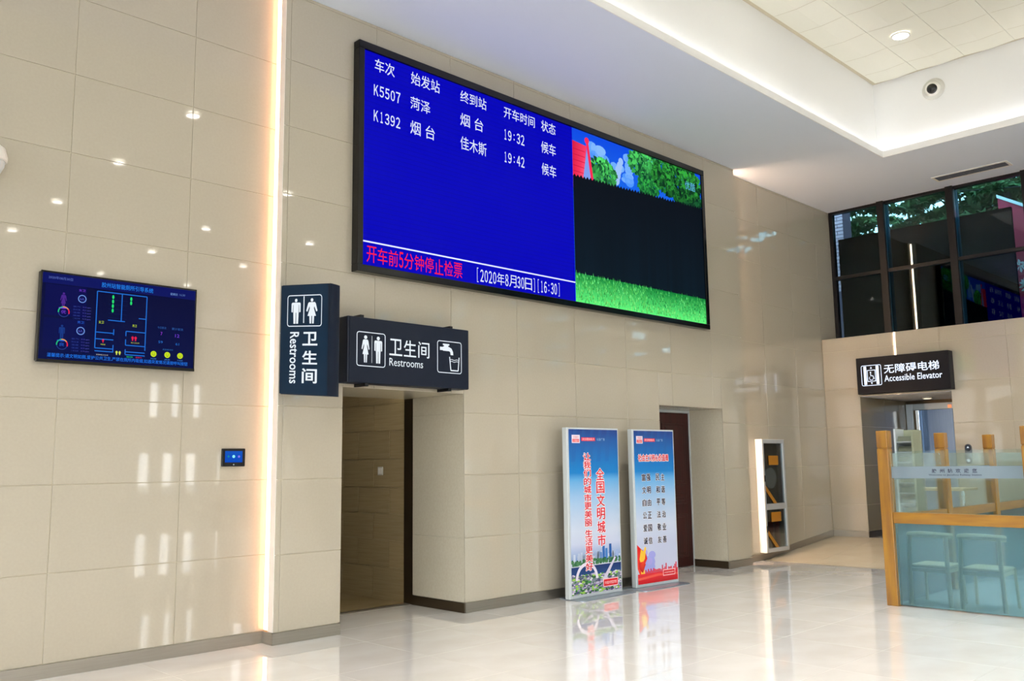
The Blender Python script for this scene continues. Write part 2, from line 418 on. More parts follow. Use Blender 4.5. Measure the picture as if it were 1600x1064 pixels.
def lay(parent, name, orient, plane, acuts, bcuts, holes, m, gap=0.0045, offs=None, relief=0, dz=None):
    """panels between successive cuts; a is X (or Y on an X-facing wall), b is Z (or Y on floors)"""
    po = ORG[parent.name]; n = 0
    for j in range(len(bcuts)-1):
        ac = acuts if offs is None or j % 2 == 0 else offs
        for i in range(len(ac)-1):
            rs = [(ac[i], ac[i+1], bcuts[j], bcuts[j+1])]
            for h in holes: rs = [q for r in rs for q in sub_rect(r, h)]
            for a0, a1, b0, b1 in rs:
                if a1-a0 < 0.02 or b1-b0 < 0.02: continue
                me = tile_mesh(a1-a0-gap, b1-b0-gap, orient, m, relief=relief)
                o = bpy.data.objects.new(name, me); ca, cb = (a0+a1)/2, (b0+b1)/2
                if orient == 'Y': p = Vector((ca, plane, cb))
                elif orient == 'X': p = Vector((plane, ca, cb))
                else: p = Vector((ca, cb, plane if dz is None else dz(ca, cb)))
                o.location = p-po; o.parent = parent; COL.objects.link(o); n += 1
    return n
def cuts(lo, hi, ph, st):
    k = math.ceil((lo-ph)/st+1e-6); c = [lo]
    while ph+k*st < hi-1e-4: c.append(ph+k*st); k += 1
    return c+[hi]
ZR = cuts(TB, ZC, TB, TH)

# ---------------------------------------------------------------- the room shell
GT = 0.009   # panels stand this far proud of the grout bed
fl = obj('floor', B(-8, 13.13, -16, 7.67, -0.3, -0.004).box(4.995, 6.8, 7.66, 13, -0.3, -0.004).box(10.22, 11.82, 7.66, 8.3, -0.3, -0.004).box(13.13, 15.6, -16, 4.6, -0.3, -0.004), 'floor_grout', org=(0, 0, 0))
tag(fl, kind='structure')
# far floor beyond the laid stones
tag(obj('floor_beyond', B(-8, 1.0, -16, 7.66, -0.01, 0.0).box(1.0, 15.54, -16, -1.0, -0.01, 0.0), 'floor_stone'), kind='structure')
lay(fl, 'floor_tile', 'U', 0.0, cuts(1.0, 13.13, 0.45, 0.9), cuts(-1.0, 7.66, -0.2, 0.9), [], 'floor_stone', gap=0.002)
lay(fl, 'floor_tile', 'U', 0.0, cuts(13.13, 15.54, 0.45, 0.9), cuts(-1.0, 4.6, -0.2, 0.9), [], 'floor_stone', gap=0.002)
lay(fl, 'floor_tile', 'U', 0.0, [4.995, 6.587], [7.66, 8.40], [], 'floor_stone', gap=0.002)
lay(fl, 'floor_tile', 'U', 0.0, [10.22, 11.814], [7.66, 8.12], [], 'floor_stone', gap=0.002)
# ramp up to the lift
ramp = obj('floor_ramp', MB().prism([(13.13, 0.0), (15.5475, 0.227), (17.6, 0.227), (17.6, -0.3), (13.13, -0.3)], 4.6, 7.69, lambda a, b, h: (a, h, b)), 'floor_grout', org=(13.13, 4.6, 0))
tag(ramp, kind='structure')
sl = math.atan2(0.227, 15.5475-13.13)
for i, a0 in enumerate((0, 0.81, 1.62)):
    for j, (y0, y1) in enumerate(((7.66, 6.86), (6.86, 6.06), (6.06, 5.26), (5.26, 4.61))):
        me = tile_mesh(0.808, y0-y1-0.003, 'U', 'ramp_stone')
        o = bpy.data.objects.new('floor_tile', me); ca = a0+0.405
        o.location = Vector((13.13+ca*math.cos(sl), (y0+y1)/2, ca*math.sin(sl)+0.003))-ORG[ramp.name]; o.rotation_euler = (0, -sl, 0)
        o.parent = ramp; COL.objects.link(o)
lay(ramp, 'floor_tile', 'U', 0.231, [15.56, 16.58, 17.58], [5.47, 6.25, 7.018], [], 'ramp_stone', gap=0.003)
tag(obj('trim_1', B(13.10, 13.14, 4.6, 7.655, -0.001, 0.004), 'steel'), kind='structure')

# left wall (set back) and everything in its plane
wl = obj('wall_left', B(-8, 4.98, DL+GT-0.003, 7.9, 0, ZC+0.2), 'grout', org=(0, DL, 0)); tag(wl, kind='structure')
lay(wl, 'tile', 'Y', DL, cuts(0.3, 4.28+0.12, 2.4085, TW), ZR, [], 'stone')
tag(obj('wall_left_end', B(-8, 0.297, DL, DL+0.008, TB, ZC), 'stone'), kind='structure')
# main wall: a thick slab standing proud
HB = [(4.995, 6.587, 0, 2.373), (10.22, 11.814, 0, 2.377)]
HC = [(a-.0145, b+.0145, c, d+.0145) for a, b, c, d in HB]
mb = MB()
for r in [r2_ for r1_ in sub_rect((4.295, 12.445, 0, ZC), HC[0]) for r2_ in sub_rect(r1_, HC[1])]:
    mb.box(r[0], r[1], D+GT-0.003, 7.62, r[2], r[3])
for r in [r2_ for r1_ in sub_rect((4.98, 12.6, 0, ZC+0.2), HC[0]) for r2_ in sub_rect(r1_, HC[1])]:
    mb.box(r[0], r[1], 7.62, 7.9, r[2], r[3])
wb = obj('wall_back', mb, 'grout', org=(0, D, 0)); tag(wb, kind='structure')
lay(wb, 'tile', 'Y', D, cuts(4.28, 12.456, 7.44, TW), ZR, HB, 'stone')
# smooth painted ends of the slab, a cove light glowing behind each
tag(obj('trim_2', B(4.278, 4.296, D+0.004, 7.58, TB, ZC), 'white_trim'), kind='structure')
tag(obj('trim_3', B(12.444, 12.458, D+0.004, 7.58, TB, ZC), 'white_trim'), kind='structure')
# alcove wall beyond the slab
wa = obj('wall_alcove', B(12.6, 16.3, DL+GT-0.003, 7.9, 0, ZC+0.2), 'grout', org=(12.6, DL, 0)); tag(wa, kind='structure')
lay(wa, 'tile', 'Y', DL, cuts(12.46, 15.54, 15.5475-3*TW, TW), [TB]+ZR[1:], [], 'stone')
lay(wa, 'tile', 'Y', DL, [15.54, 16.12], [3.76]+[z for z in ZR if z > 3.8], [], 'stone')
# lift wall
HE = (5.467, 7.018, 0.0, 2.686)
mb = MB()
for r in sub_rect((-16, 7.67, 0, 3.752), (5.452, 7.033, 0, 2.70)): mb.box(E+GT-0.003, E+0.2, r[0], r[1], r[2], r[3])
wr = obj('wall_right', mb, 'grout', org=(E, 0, 0)); tag(wr, kind='structure')
zr2 = [0.34]+[z for z in ZR if 0.5 < z < 3.7]+[3.76]
lay(wr, 'tile', 'X', E, sorted([7.667-TW*k for k in range(0, 6)]), zr2, [HE], 'stone_y')
tag(obj('wall_right_end', B(E, E+0.01, -16, 7.667-TW*5, 0, 3.76), 'stone_y'), kind='structure')
tag(obj('trim_4', B(E, W+0.1, -16, 7.667, 3.752, 3.775), 'stone_y'), kind='structure')
# lift lobby recess: side stones, ceiling, back
rc = obj('wall_recess', MB().box(E+0.2, 17.8, 7.03, 7.3, 0, 2.9).box(17.65, 17.8, 5.2, 7.03, 0, 2.9).box(E+0.2, 17.8, 5.2, 5.455, 0, 2.9), 'grout', org=(E, 5.467, 0)); tag(rc, kind='structure')
po = ORG[rc.name]
def side_panel(parent, name, x0, x1, y0, y1, z0, z1, m='reveal_stone'):
    return obj(name, B(x0, x1, y0, y1, z0, z1), m, parent)
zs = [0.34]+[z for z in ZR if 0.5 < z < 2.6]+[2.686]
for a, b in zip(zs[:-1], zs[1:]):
    side_panel(rc, 'tile', E+0.014, 16.55, 7.018, 7.032, a+0.002, b-0.002, 'recess_stone_shaded'); side_panel(rc, 'tile', 16.553, 17.58, 7.018, 7.032, a+0.002, b-0.002, 'recess_stone_shaded')
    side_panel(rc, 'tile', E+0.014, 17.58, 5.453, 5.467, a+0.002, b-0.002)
tag(obj('ceiling_recess', B(E+0.012, 17.8, 5.45, 7.04, 2.686, 2.9), 'soffit_paint'), kind='structure')

# reveals of the two openings in the thick wall
for nm, x, y1, ztop in (('restroom', 6.587, 8.40, 2.373), ('office', 11.814, 8.12, 2.377)):
    cz = [TB]+[z for z in ZR if 0.5 < z < 2.3]+[ztop]
    core = obj('wall_reveal', B(x+0.0145, x+0.3, 7.62 if nm == 'x' else 7.905, y1+(0.12 if nm == 'restroom' else 0.2), 0, 2.7), 'grout'); tag(core, kind='structure')
    for a, b in zip(cz[:-1], cz[1:]): side_panel(core, 'tile', x, x+0.014, D+0.013, y1, a+0.001, b-0.001)
    xl = 4.995 if nm == 'restroom' else 10.22
    c2 = obj('wall_reveal', B(xl-0.3, xl-0.0145, 7.905, y1+0.2, 0, 2.7), 'grout'); tag(c2, kind='structure')
    for a, b in zip(cz[:-1], cz[1:]): side_panel(c2, 'tile', xl-0.014, xl, D+0.013, y1, a+0.001, b-0.001)
    tag(obj('ceiling_reveal', B(xl-0.01, x+0.01, D+0.013, y1+(0.16 if nm == 'restroom' else 0.2), ztop, ztop+0.03), 'reveal_stone'), kind='structure')
# restroom passage beyond the metal jamb
rp = obj('wall_restroom', MB().box(6.612, 6.8, 8.56, 13, -0.02, 2.6).box(4.2, 4.4, 8.3, 13, 0, 2.6).box(4.2, 6.8, 13, 13.2, 0, 2.6).box(4.2, 4.98, 8.35, 8.5, 0, 2.6), 'restroom_grout', org=(6.6, 8.56, 0)); tag(rp, kind='structure')
rz = [0.0, 0.378-0.325*0, 0.70, 1.013, 1.327, 1.667, 2.013, 2.34, 2.5]
lay(rp, 'tile', 'X', 6.6, cuts(8.575, 11.2, 9.20, 0.65), rz, [], 'restroom_tile', gap=0.005, offs=cuts(8.575, 11.2, 8.875, 0.65))
tag(obj('ceiling_restroom', B(4.2, 6.8, 8.56, 13, 2.5, 2.6), 'white_paint'), kind='structure')
tag(obj('floor_restroom', B(4.2, 6.8, 8.55, 13, -0.1, 0.004), 'restroom_tile'), kind='structure')
tag(obj('trim_5', B(6.585, 6.62, 8.40, 8.565, 0, 2.373).box(4.97, 4.997, 8.40, 8.565, 0, 2.373), 'dark_steel'), kind='structure')
tag(obj('trim_6', B(4.995, 6.587, 8.44, 8.54, -0.002, 0.008), 'steel', bevel=0.003), kind='structure')

# skirtings
BH = TB-0.003
def skirt(name, mb, m='steel'): tag(obj(name, mb, m), kind='structure')
skirt('baseboard_left', B(-8, 4.279, DL-0.008, DL+0.006, 0.001, BH))
skirt('baseboard_back', B(4.27, 4.993, D-0.012, D+0.006, 0.001, BH).box(6.589, 10.218, D-0.012, D+0.006, 0.001, BH).box(11.816, 12.468, D-0.012, D+0.006, 0.001, BH).box(4.27, 4.282, D, 7.662, 0.001, BH).box(12.456, 12.468, D, 7.662, 0.001, BH))
skirt('baseboard_reveal', B(6.577, 6.589, D+0.007, 8.40, 0.001, BH).box(11.804, 11.816, D+0.007, 8.12, 0.001, BH), 'dark_steel')
mb = MB(); mb.box(12.468, 13.13, DL-0.008, DL+0.006, 0.001, BH)
mb.prism([(13.13, 0.005), (15.54, 0.232), (15.54, 0.338), (13.13, BH)], DL-0.008, DL+0.006, lambda a, b, h: (a, h, b))
skirt('baseboard_alcove', mb)
skirt('baseboard_right', B(E-0.01, E+0.004, 7.02, DL-0.009, 0.232, 0.338).box(E-0.01, E+0.004, 4.6, 5.465, 0.232, 0.338).box(E-0.01, E+0.004, -16, 4.6, 0.001, BH))
skirt('baseboard_recess', B(E+0.005, 17.55, 7.008, 7.02, 0.232, 0.338).box(E+0.005, 17.55, 5.465, 5.477, 0.232, 0.338), 'dark_steel')

# ceiling: flat soffit round a raised well
WX, WY, WX0, WY0, ZT = 13.74, 5.58, -5.0, -14.0, 7.57
tag(obj('ceiling', MB().box(-8.2, 16.4, WY, 7.9, ZC, ZC+0.05).box(WX, 16.4, -16.2, WY, ZC, ZC+0.05).box(-8.2, WX0, -16.2, WY, ZC, ZC+0.05).box(WX0, WX, -16.2, WY0, ZC, ZC+0.05), 'soffit_paint'), kind='structure')
LP = 0.12
tag(obj('trim_7', MB().box(WX0, WX, WY-0.012, WY, ZC, ZC+0.10).box(WX-0.012, WX, WY0, WY-0.012, ZC, ZC+0.10).box(WX0, WX0+0.012, WY0, WY-0.012, ZC, ZC+0.10).box(WX0, WX, WY0, WY0+0.012, ZC, ZC+0.10), 'white_paint'), kind='structure')
tag(obj('wall_ceiling_well', MB().box(WX0-LP, WX+LP, WY+LP, WY+LP+0.1, ZC+0.051, ZT+0.1).box(WX+LP, WX+LP+0.1, WY0-LP, WY+LP, ZC+0.051, ZT+0.1).box(WX0-LP-0.1, WX0-LP, WY0-LP, WY+LP, ZC+0.051, ZT+0.1).box(WX0-LP, WX+LP, WY0-LP-0.1, WY0-LP, ZC+0.051, ZT+0.1), 'white_paint'), kind='structure')
ct = obj('ceiling_raised', B(WX0-LP, WX+LP, WY0-LP, WY+LP, ZT+0.008, ZT+0.1), 'grout', org=(0, 0, ZT)); tag(ct, kind='structure')
cx_ = sorted([13.80-0.43-0.69*k for k in range(9)]+[13.80]); cy_ = sorted([4.97+0.0-0.69*k for k in range(9)]+[5.64])
lay(ct, 'ceiling_tile', 'N', ZT, cx_, cy_, [], 'cream_panel', gap=0.004, relief=0.03)
xa, ya = cx_[0], cy_[0]
tag(obj('ceiling_raised_beyond', B(WX0-LP, xa, WY0-LP, WY+LP, ZT-0.002, ZT+0.006).box(xa, WX+LP, WY0-LP, ya, ZT-0.002, ZT+0.006), 'cream_panel'), kind='structure')

# cove strips: along the well lip (hidden from below) and behind the slab ends
tag(obj('cove_light', MB().box(WX0, WX, WY+0.015, WY+0.03, ZC+0.07, ZC+0.076).box(WX+0.015, WX+0.03, WY0, WY, ZC+0.07, ZC+0.076).box(WX0-0.03, WX0-0.015, WY0, WY, ZC+0.07, ZC+0.076).box(WX0, WX, WY0-0.03, WY0-0.015, ZC+0.07, ZC+0.076), 'cove_strip'),
    'continuous light strip hidden behind the lip of the raised ceiling', 'light strip')
tag(obj('cove_light', B(4.283, 4.29, 7.582, 7.662, 0.12, ZC-0.01), 'led_strip'), 'warm light strip glowing behind the left end of the thick wall', 'light strip')
tag(obj('cove_light', B(12.446, 12.453, 7.582, 7.662, 0.12, ZC-0.01), 'led_strip_right'), 'warm light strip behind the right end of the thick wall, lighting the alcove', 'light strip')

# far walls with glazing (they light the hall; the small south panes show in the polished stone)
def facade(name, axis, pos, lo, hi, wins, zwins, extra=()):
    mb = MB(); rs = [(lo, hi, 0, ZC+0.2)]
    al = [(a0, a1, z0, z1) for a0, a1 in wins for z0, z1 in zwins]+list(extra)
    for h in al: rs = [q for r in rs for q in sub_rect(r, h)]
    for a0, a1, b0, b1 in rs:
        if axis == 'Y': mb.box(a0, a1, pos-0.25, pos, b0, b1)
        else: mb.box(pos-0.25, pos, a0, a1, b0, b1)
    wo = tag(obj(name, mb, 'white_paint'), kind='structure')
    for a0, a1, z0, z1 in al:
            if axis == 'Y': obj('pane', B(a0, a1, pos-0.12, pos-0.11, z0, z1), 'facade_glass', wo)
            else: obj('pane', B(pos-0.12, pos-0.11, a0, a1, z0, z1), 'facade_glass', wo)
facade('wall_south', 'Y', -16, -8, 16.3, [(-7.7+1.5*k, -6.4+1.5*k) for k in range(9)]+[], [(0.15, 2.6), (2.75, 4.4), (4.75, 6.1)], [(12.6, 13.0, .7, 2.1), (13.45, 13.85, .7, 2.1), (14.3, 14.7, .7, 2.1), (15.5, 15.9, .7, 2.1), (12.9, 13.25, 3.4, 4.6), (13.7, 14.0, 3.4, 4.6), (14.5, 14.8, 3.4, 4.6)])  # the nine regular bays are unseen, glazed to add daylight
facade('wall_west', 'X', -8, -16, 7.9, [(-15.5+1.5*k, -14.4+1.5*k) for k in range(15)], [(0.15, 2.6), (2.75, 4.4), (4.75, 6.1)])

# east clerestory window
win = obj('window_1', B(W, W+0.11, -16, 7.67, ZC-0.05, ZC+0.02).box(W, W+0.11, -16, 7.67, 3.775, 3.85).box(W, W+0.11, 7.60, 7.67, 3.85, ZC-0.05), 'mullion'); tag(win, kind='structure')
my = [6.655, 5.435] + [5.435-1.2*k for k in range(1, 18)]
for y in my:
    if y < -15.9: break
    mm = obj('mullion', B(W-0.05, W+0.015, y-0.06, y+0.06, 3.76, ZC), 'mullion', win)
    obj('mullion_fin', B(W+0.016, W+0.22, y-0.055, y+0.055, 3.78, ZC), 'mullion_skylit', mm)
ye = [7.60]+my
for a, b in zip(ye[:-1], ye[1:]):
    if b < -16: break
    y1, y0 = a-(0.06 if a != 7.60 else 0), b+0.06
    obj('transom', B(W-0.01, W+0.10, y0, y1, 4.97, 5.03), 'mullion', win)
    obj('pane', B(W+0.04, W+0.05, y0, y1, 3.85, 4.97), 'window_glass', win); obj('pane', B(W+0.04, W+0.05, y0, y1, 5.03, ZC-0.05), 'window_glass', win)

# ---------------------------------------------------------------- door leaf of the second opening
dr = obj('door_1', B(10.26, 11.79, 8.10, 8.145, 0.012, 2.33), 'dark_wood'); tag(dr, kind='structure')
for x0, x1 in ((10.34, 10.92), (11.08, 11.66)):
    for z0, z1 in ((0.16, 0.80), (0.95, 1.10), (1.25, 2.17)):
        obj('panel', MB().box(x0, x1, 8.085, 8.10, z0, z1), 'dark_wood', dr, bevel=0.008)
        obj('panel', MB().box(x0+0.07, x1-0.07, 8.072, 8.085, z0+0.05, z1-0.05), 'dark_wood', dr, bevel=0.008)
obj('door_handle', MB().cyl((11.02, 8.10, 1.02), (11.02, 8.04, 1.02), 0.012).cyl((11.02, 8.045, 1.02), (10.88, 8.045, 1.02), 0.01), 'chrome', dr)
tag(obj('trim_8', MB().box(11.792, 11.812, 8.085, 8.15, 0, 2.375).box(10.22, 11.792, 8.085, 8.15, 2.335, 2.375), 'alu_white'), kind='structure')
tag(obj('wall_behind_door', B(10.0, 12.0, 8.15, 8.25, 0, 2.6), 'white_paint'), kind='structure')

# ---------------------------------------------------------------- lift
lf = empty('elevator', (17.6, 6.2, 0.231), 'brushed blue-grey steel lift with chrome jamb in the recess under its sign', 'elevator')
obj('door_frame', MB().box(17.50, 17.64, 6.885, 7.012, 0.231, 2.62).box(17.50, 17.64, 5.47, 6.885, 2.50, 2.62), 'alu', lf, bevel=0.006)
obj('door_frame', B(17.54, 17.64, 6.84, 6.884, 0.231, 2.50), 'dark_steel', lf)
obj('jamb_strip', B(17.50, 17.56, 6.775, 6.838, 0.231, 2.50), 'chrome', lf, bevel=0.006)
obj('door', B(17.57, 17.62, 6.18, 6.77, 0.235, 2.50), 'elevator_steel', lf)
obj('door', B(17.575, 17.62, 5.47, 6.175, 0.235, 2.50), 'elevator_steel', lf)
obj('header_panel', B(17.55, 17.64, 5.47, 7.01, 2.62, 2.683), 'dark_steel', lf)
o = tag(obj('floor_indicator', B(17.48, 17.50, 6.17, 6.23, 2.515, 2.575), 'indicator', lf), 'small glowing orange floor display')
cp = empty('call_panel', (E, 5.27, 1.49), 'slim grey lift call plate with black display on the wall beside the lift opening', 'button panel')
pts = [(-0.045, 0), (0.045, 0)]
def pill(a, b0, b1, r, n=8):
    return [(a+r*math.cos(PI+PI*k/n), b0+r+r*math.sin(PI+PI*k/n)) for k in range(n+1)] + [(a+r*math.cos(PI*k/n), b1-r+r*math.sin(PI*k/n)) for k in range(n+1)]
fe = FX(E)
obj('plate', MB().prism(pill(-5.27, 1.49, 1.81, 0.052), 0.0, 0.02, fe), 'vent_dark', cp)
obj('display', MB().prism(pill(-5.27, 1.69, 1.80, 0.042), 0.0205, 0.024, fe), 'dark_glass', cp)
obj('button', MB().prism(disc2(-5.27, 1.545, 0.025), 0.0205, 0.028, fe), 'chrome', cp)
flat('arrow', [[(-5.29, 1.745), (-5.25, 1.745), (-5.27, 1.775)]], fe, 0.0245, 'sign_white', cp)

# ---------------------------------------------------------------- great LED board
YS = 7.38; F1 = FY(YS)
bd = empty('led_display_board', (8.25, D, 3.56), 'huge black-framed blue train timetable screen with a garden picture, high on the wall', 'display screen')
x0, x1, z0, z1 = 5.075, 11.425, 3.545, 6.015; ix0, ix1, iz0, iz1 = 5.145, 11.355, 3.62, 5.93
obj('frame', MB().box(x0, x1, YS, D-0.001, iz1, z1).box(x0, x1, YS, D-0.001, z0, iz0).box(x0, ix0, YS, D-0.001, iz0, iz1).box(ix1, x1, YS, D-0.001, iz0, iz1), 'black_frame', bd, bevel=0.006)
obj('backing', B(ix0, ix1, YS+0.03, D-0.002, iz0, iz1), 'black_plastic', bd)
SX = 8.415
p = Pic(F1, -0.024); blue = srgb(0, 0, 178)
p.rect(ix0, SX, iz0, iz1, blue)
for k in range(40):   # faint rows of the diode modules
    zz = iz0+0.28+(k/40)*(iz1-iz0-0.28)
    p.rect(ix0, SX, zz, zz+0.008, srgb(0, 0, 160), dc=0.001)
p.rect(ix0, SX, 3.862, 3.878, srgb(225, 230, 255), dc=0.002)
p.build('timetable_panel', 'lit_picture', bd)
ROWS = [('车次', 5.285, 5.545, 5.735, 5.878), ('始发站', 5.768, 6.177, 5.735, 5.881), ('终到站', 6.484, 6.893, 5.735, 5.875), ('开车时间', 7.181, 7.715, 5.733, 5.875), ('状态', 7.829, 8.095, 5.733, 5.878),
        ('Ｋ５５０７', 5.268, 5.63, 5.462, 5.583), ('菏泽', 5.760, 6.038, 5.450, 5.594), ('烟 台', 6.482, 6.84, 5.450, 5.604), ('１９：３２', 7.165, 7.532, 5.456, 5.588), ('候车', 7.824, 8.092, 5.45, 5.604),
        ('Ｋ１３９２', 5.269, 5.63, 5.179, 5.301), ('烟 台', 5.760, 6.105, 5.165, 5.321), ('佳木斯', 6.482, 6.889, 5.165, 5.325), ('１９：４２', 7.163, 7.528, 5.174, 5.306), ('候车', 7.826, 8.092, 5.165, 5.322)]
for t, a0, a1, b0, b1 in ROWS:
    if t[0] in 'Ｋ１': led_row('lettering', t, F1, (a0, a1, b0, b1), -0.020, 'led_white', bd)
    else: text('lettering', t, F1, (a0, a1, b0, b1), -0.020, 'led_white', bd, bold=0.004)
led_row('lettering', '［２０２０年８月３０日］', F1, (6.70, 7.69, 3.66, 3.805), -0.020, 'led_white', bd, bold=.008)
led_row('lettering', '［１６：３０］', F1, (7.70, 8.13, 3.66, 3.805), -0.020, 'led_white', bd, bold=.008)
tag(led_row('lettering', '开车前５分钟停止检票', F1, (5.195, 6.505, 3.655, 3.826), -0.020, 'led_red', bd, bold=0.01), 'red notice line')
# garden picture, right part of the board
p = Pic(F1, -0.024)
p.rect(SX, ix1, iz0, iz1, srgb(30, 140, 235), srgb(10, 70, 215))
rr = random.Random(3)
for k in range(26):
    a = SX+0.35+rr.random()*1.3; b = 5.45+rr.random()*0.35; q = rr.random(); c = srgb(70+60*q, 140+40*q, 240)
    p.disc(min(a, 9.6), b, 0.05+0.08*rr.random(), c, ry=0.04+0.05*rr.random(), dc=0.0004)
for k in range(5): p.disc(9.30+0.03*k, 5.42+0.07*k, 0.085-0.008*k, srgb(150, 185, 235), dc=0.0006)
def clump(cx, cz, rx, rz, n, g0, g1, dc, sz=0.07):
    for k in range(n):
        t = rr.random()*2*PI; r = math.sqrt(rr.random()); a = cx+rx*r*math.cos(t); b = cz+rz*r*math.sin(t)
        q = rr.random()**1.4*(0.35+0.65*(b-cz+rz)/(2*rz)); c = tuple(g0[i]+(g1[i]-g0[i])*q for i in range(3))+(1,)
        s = sz*(0.4+rr.random()); th = rr.random()*PI
        P = [(max(SX, min(ix1, a+s*math.cos(th+j*PI/2.5)*(1 if j % 2 else .6))), min(iz1, b+s*math.sin(th+j*PI/2.5)*(1 if j % 2 else .6))) for j in range(5)]
        p.poly(P, c, dc+k*0.0000015)
dk = srgb(4, 60, 36); lt = srgb(90, 235, 110)
clump(9.02, 5.44, 0.30, 0.20, 330, dk, lt, 0.001, 0.05)
clump(9.95, 5.78, 0.38, 0.20, 520, dk, lt, 0.001, .045); clump(10.05, 5.50, 0.25, 0.2, 380, dk, srgb(60, 200, 80), 0.001, .045)
clump(10.75, 5.72, 0.62, 0.30, 1100, srgb(2, 34, 22), srgb(60, 190, 66), 0.0015, .045); clump(11.0, 5.48, 0.38, 0.14, 260, srgb(2, 30, 20), srgb(30, 120, 60), 0.0015)
# red gable with white barge board
p.poly([(SX, 5.12), (8.60, 5.12), (8.70, 5.74), (SX, 5.76)], [srgb(225, 30, 70), srgb(250, 90, 120), srgb(235, 60, 100), srgb(200, 20, 60)], 0.0022)
for k in range(7): p.rect(SX, 8.66, 5.20+0.075*k, 5.208+0.075*k, srgb(190, 16, 56), dc=0.0023)
p.poly([(8.60, 5.2), (8.70, 5.70), (8.80, 5.2)], srgb(120, 150, 225), 0.0024)
p.poly([(8.685, 5.80), (8.735, 5.80), (8.845, 5.2), (8.79, 5.2)], srgb(235, 40, 80), 0.0025)
p.disc(8.705, 5.82, 0.045, srgb(240, 40, 80), dc=0.0026)
fd = srgb(5, 18, 28); n = 46; fx = [SX+(ix1-SX)*k/n for k in range(n+1)]
for k in range(n):
    a0, a1 = fx[k], fx[k+1]; h = 5.27+0.04*(a0-SX)+rr.random()*0.012; q = 0.9+0.2*rr.random()
    c = srgb(6*q, 22*q, 32*q); p.poly([(a0, 3.9), (a1, 3.9), (a1, h), ((a0+a1)/2, h+0.035), (a0, h)], [c, c, srgb(5, 12, 20), srgb(5, 12, 20), srgb(5, 12, 20)], 0.003)
p.rect(SX, ix1, iz0, 4.0, srgb(90, 235, 120), srgb(8, 120, 50), dc=0.0032)
for k in range(1500):
    a = SX+rr.random()*(ix1-SX); b = iz0+rr.random()**0.9*0.37; s = 0.018+0.04*rr.random(); q = rr.random()
    c = srgb(20+150*q*(1-(b-iz0)), 110+140*q, 50+100*q*q)
    if a > 9.9 and b > 3.75 and rr.random() < 0.6: c = srgb(6, 90+40*q, 45)
    a = min(max(a, SX+0.01), ix1-0.02); p.poly([(a, b), (a+0.012, b), (a+0.012*(rr.random()-.3), b+s)], c, 0.0034+k*0.0000006)
p.text('优酷', (10.94, 11.20, 5.63, 5.76), srgb(90, 175, 215), dc=0.0048)
tag(p.build('garden_picture', 'lit_picture', bd), 'lit picture of lawn, dark fence, bushes and a red gable')

# ---------------------------------------------------------------- wall television
YT = 7.60; F2 = FY(YT)
tv = empty('television', (2.86, DL, 2.44), 'black flat television with restroom floor plan on screen, on the left wall', 'television')
obj('housing', B(2.217, 3.508, YT+0.004, DL-0.004, 2.452, 3.175).box(2.40, 3.32, DL-0.03, DL-0.001, 2.55, 3.05), 'black_plastic', tv, bevel=0.006)
obj('bezel', MB().box(2.217, 3.508, YT, YT+0.01, 3.163, 3.178).box(2.217, 3.508, YT-0.004, YT+0.03, 2.441, 2.466).box(2.217, 2.229, YT, YT+0.01, 2.466, 3.163).box(3.496, 3.508, YT, YT+0.01, 2.466, 3.163), 'black_frame', tv)
T = lambda u, v: (2.229+u*1.267, 3.163-v*0.697)     # u,v from the top left of the picture
def trect(p, u0, v0, u1, v1, c, dc=0.0, top=None):
    a0, b1 = T(u0, v0); a1, b0 = T(u1, v1); p.rect(a0, a1, b0, b1, c, top, dc)
p = Pic(F2, -0.001); nb = srgb(2, 6, 58)
trect(p, 0, 0, 1, 1, srgb(2, 12, 66), top=srgb(1, 4, 48)); trect(p, 0.0, 0, 1, 0.12, srgb(4, 14, 92), dc=.0003)
trect(p, 0.02, 0.13, 0.27, 0.49, srgb(2, 6, 74), dc=.0003); trect(p, 0.02, 0.52, 0.27, 0.88, srgb(2, 10, 74), dc=.0003)
def tt(s, u0, v0, u1, v1, c): a0, b1 = T(u0, v0); a1, b0 = T(u1, v1); p.text(s, (a0, a1, b0, b1), c, dc=.0008)
cy = srgb(30, 140, 255)
tt('2020年08月30日', .035, .035, .18, .068, srgb(90, 110, 190)); tt('胶州站智能厕所引导系统', .36, .035, .70, .095, cy)
tt('星期日', .82, .06, .87, .09, srgb(120, 160, 220)); tt('16:30', .885, .06, .925, .085, srgb(90, 120, 180))
tt('温馨提示:请文明如厕,爱护公共卫生,严禁在厕所内吸烟,如遇突发情况请按呼叫按钮', .05, .925, .96, .972, srgb(30, 125, 250))
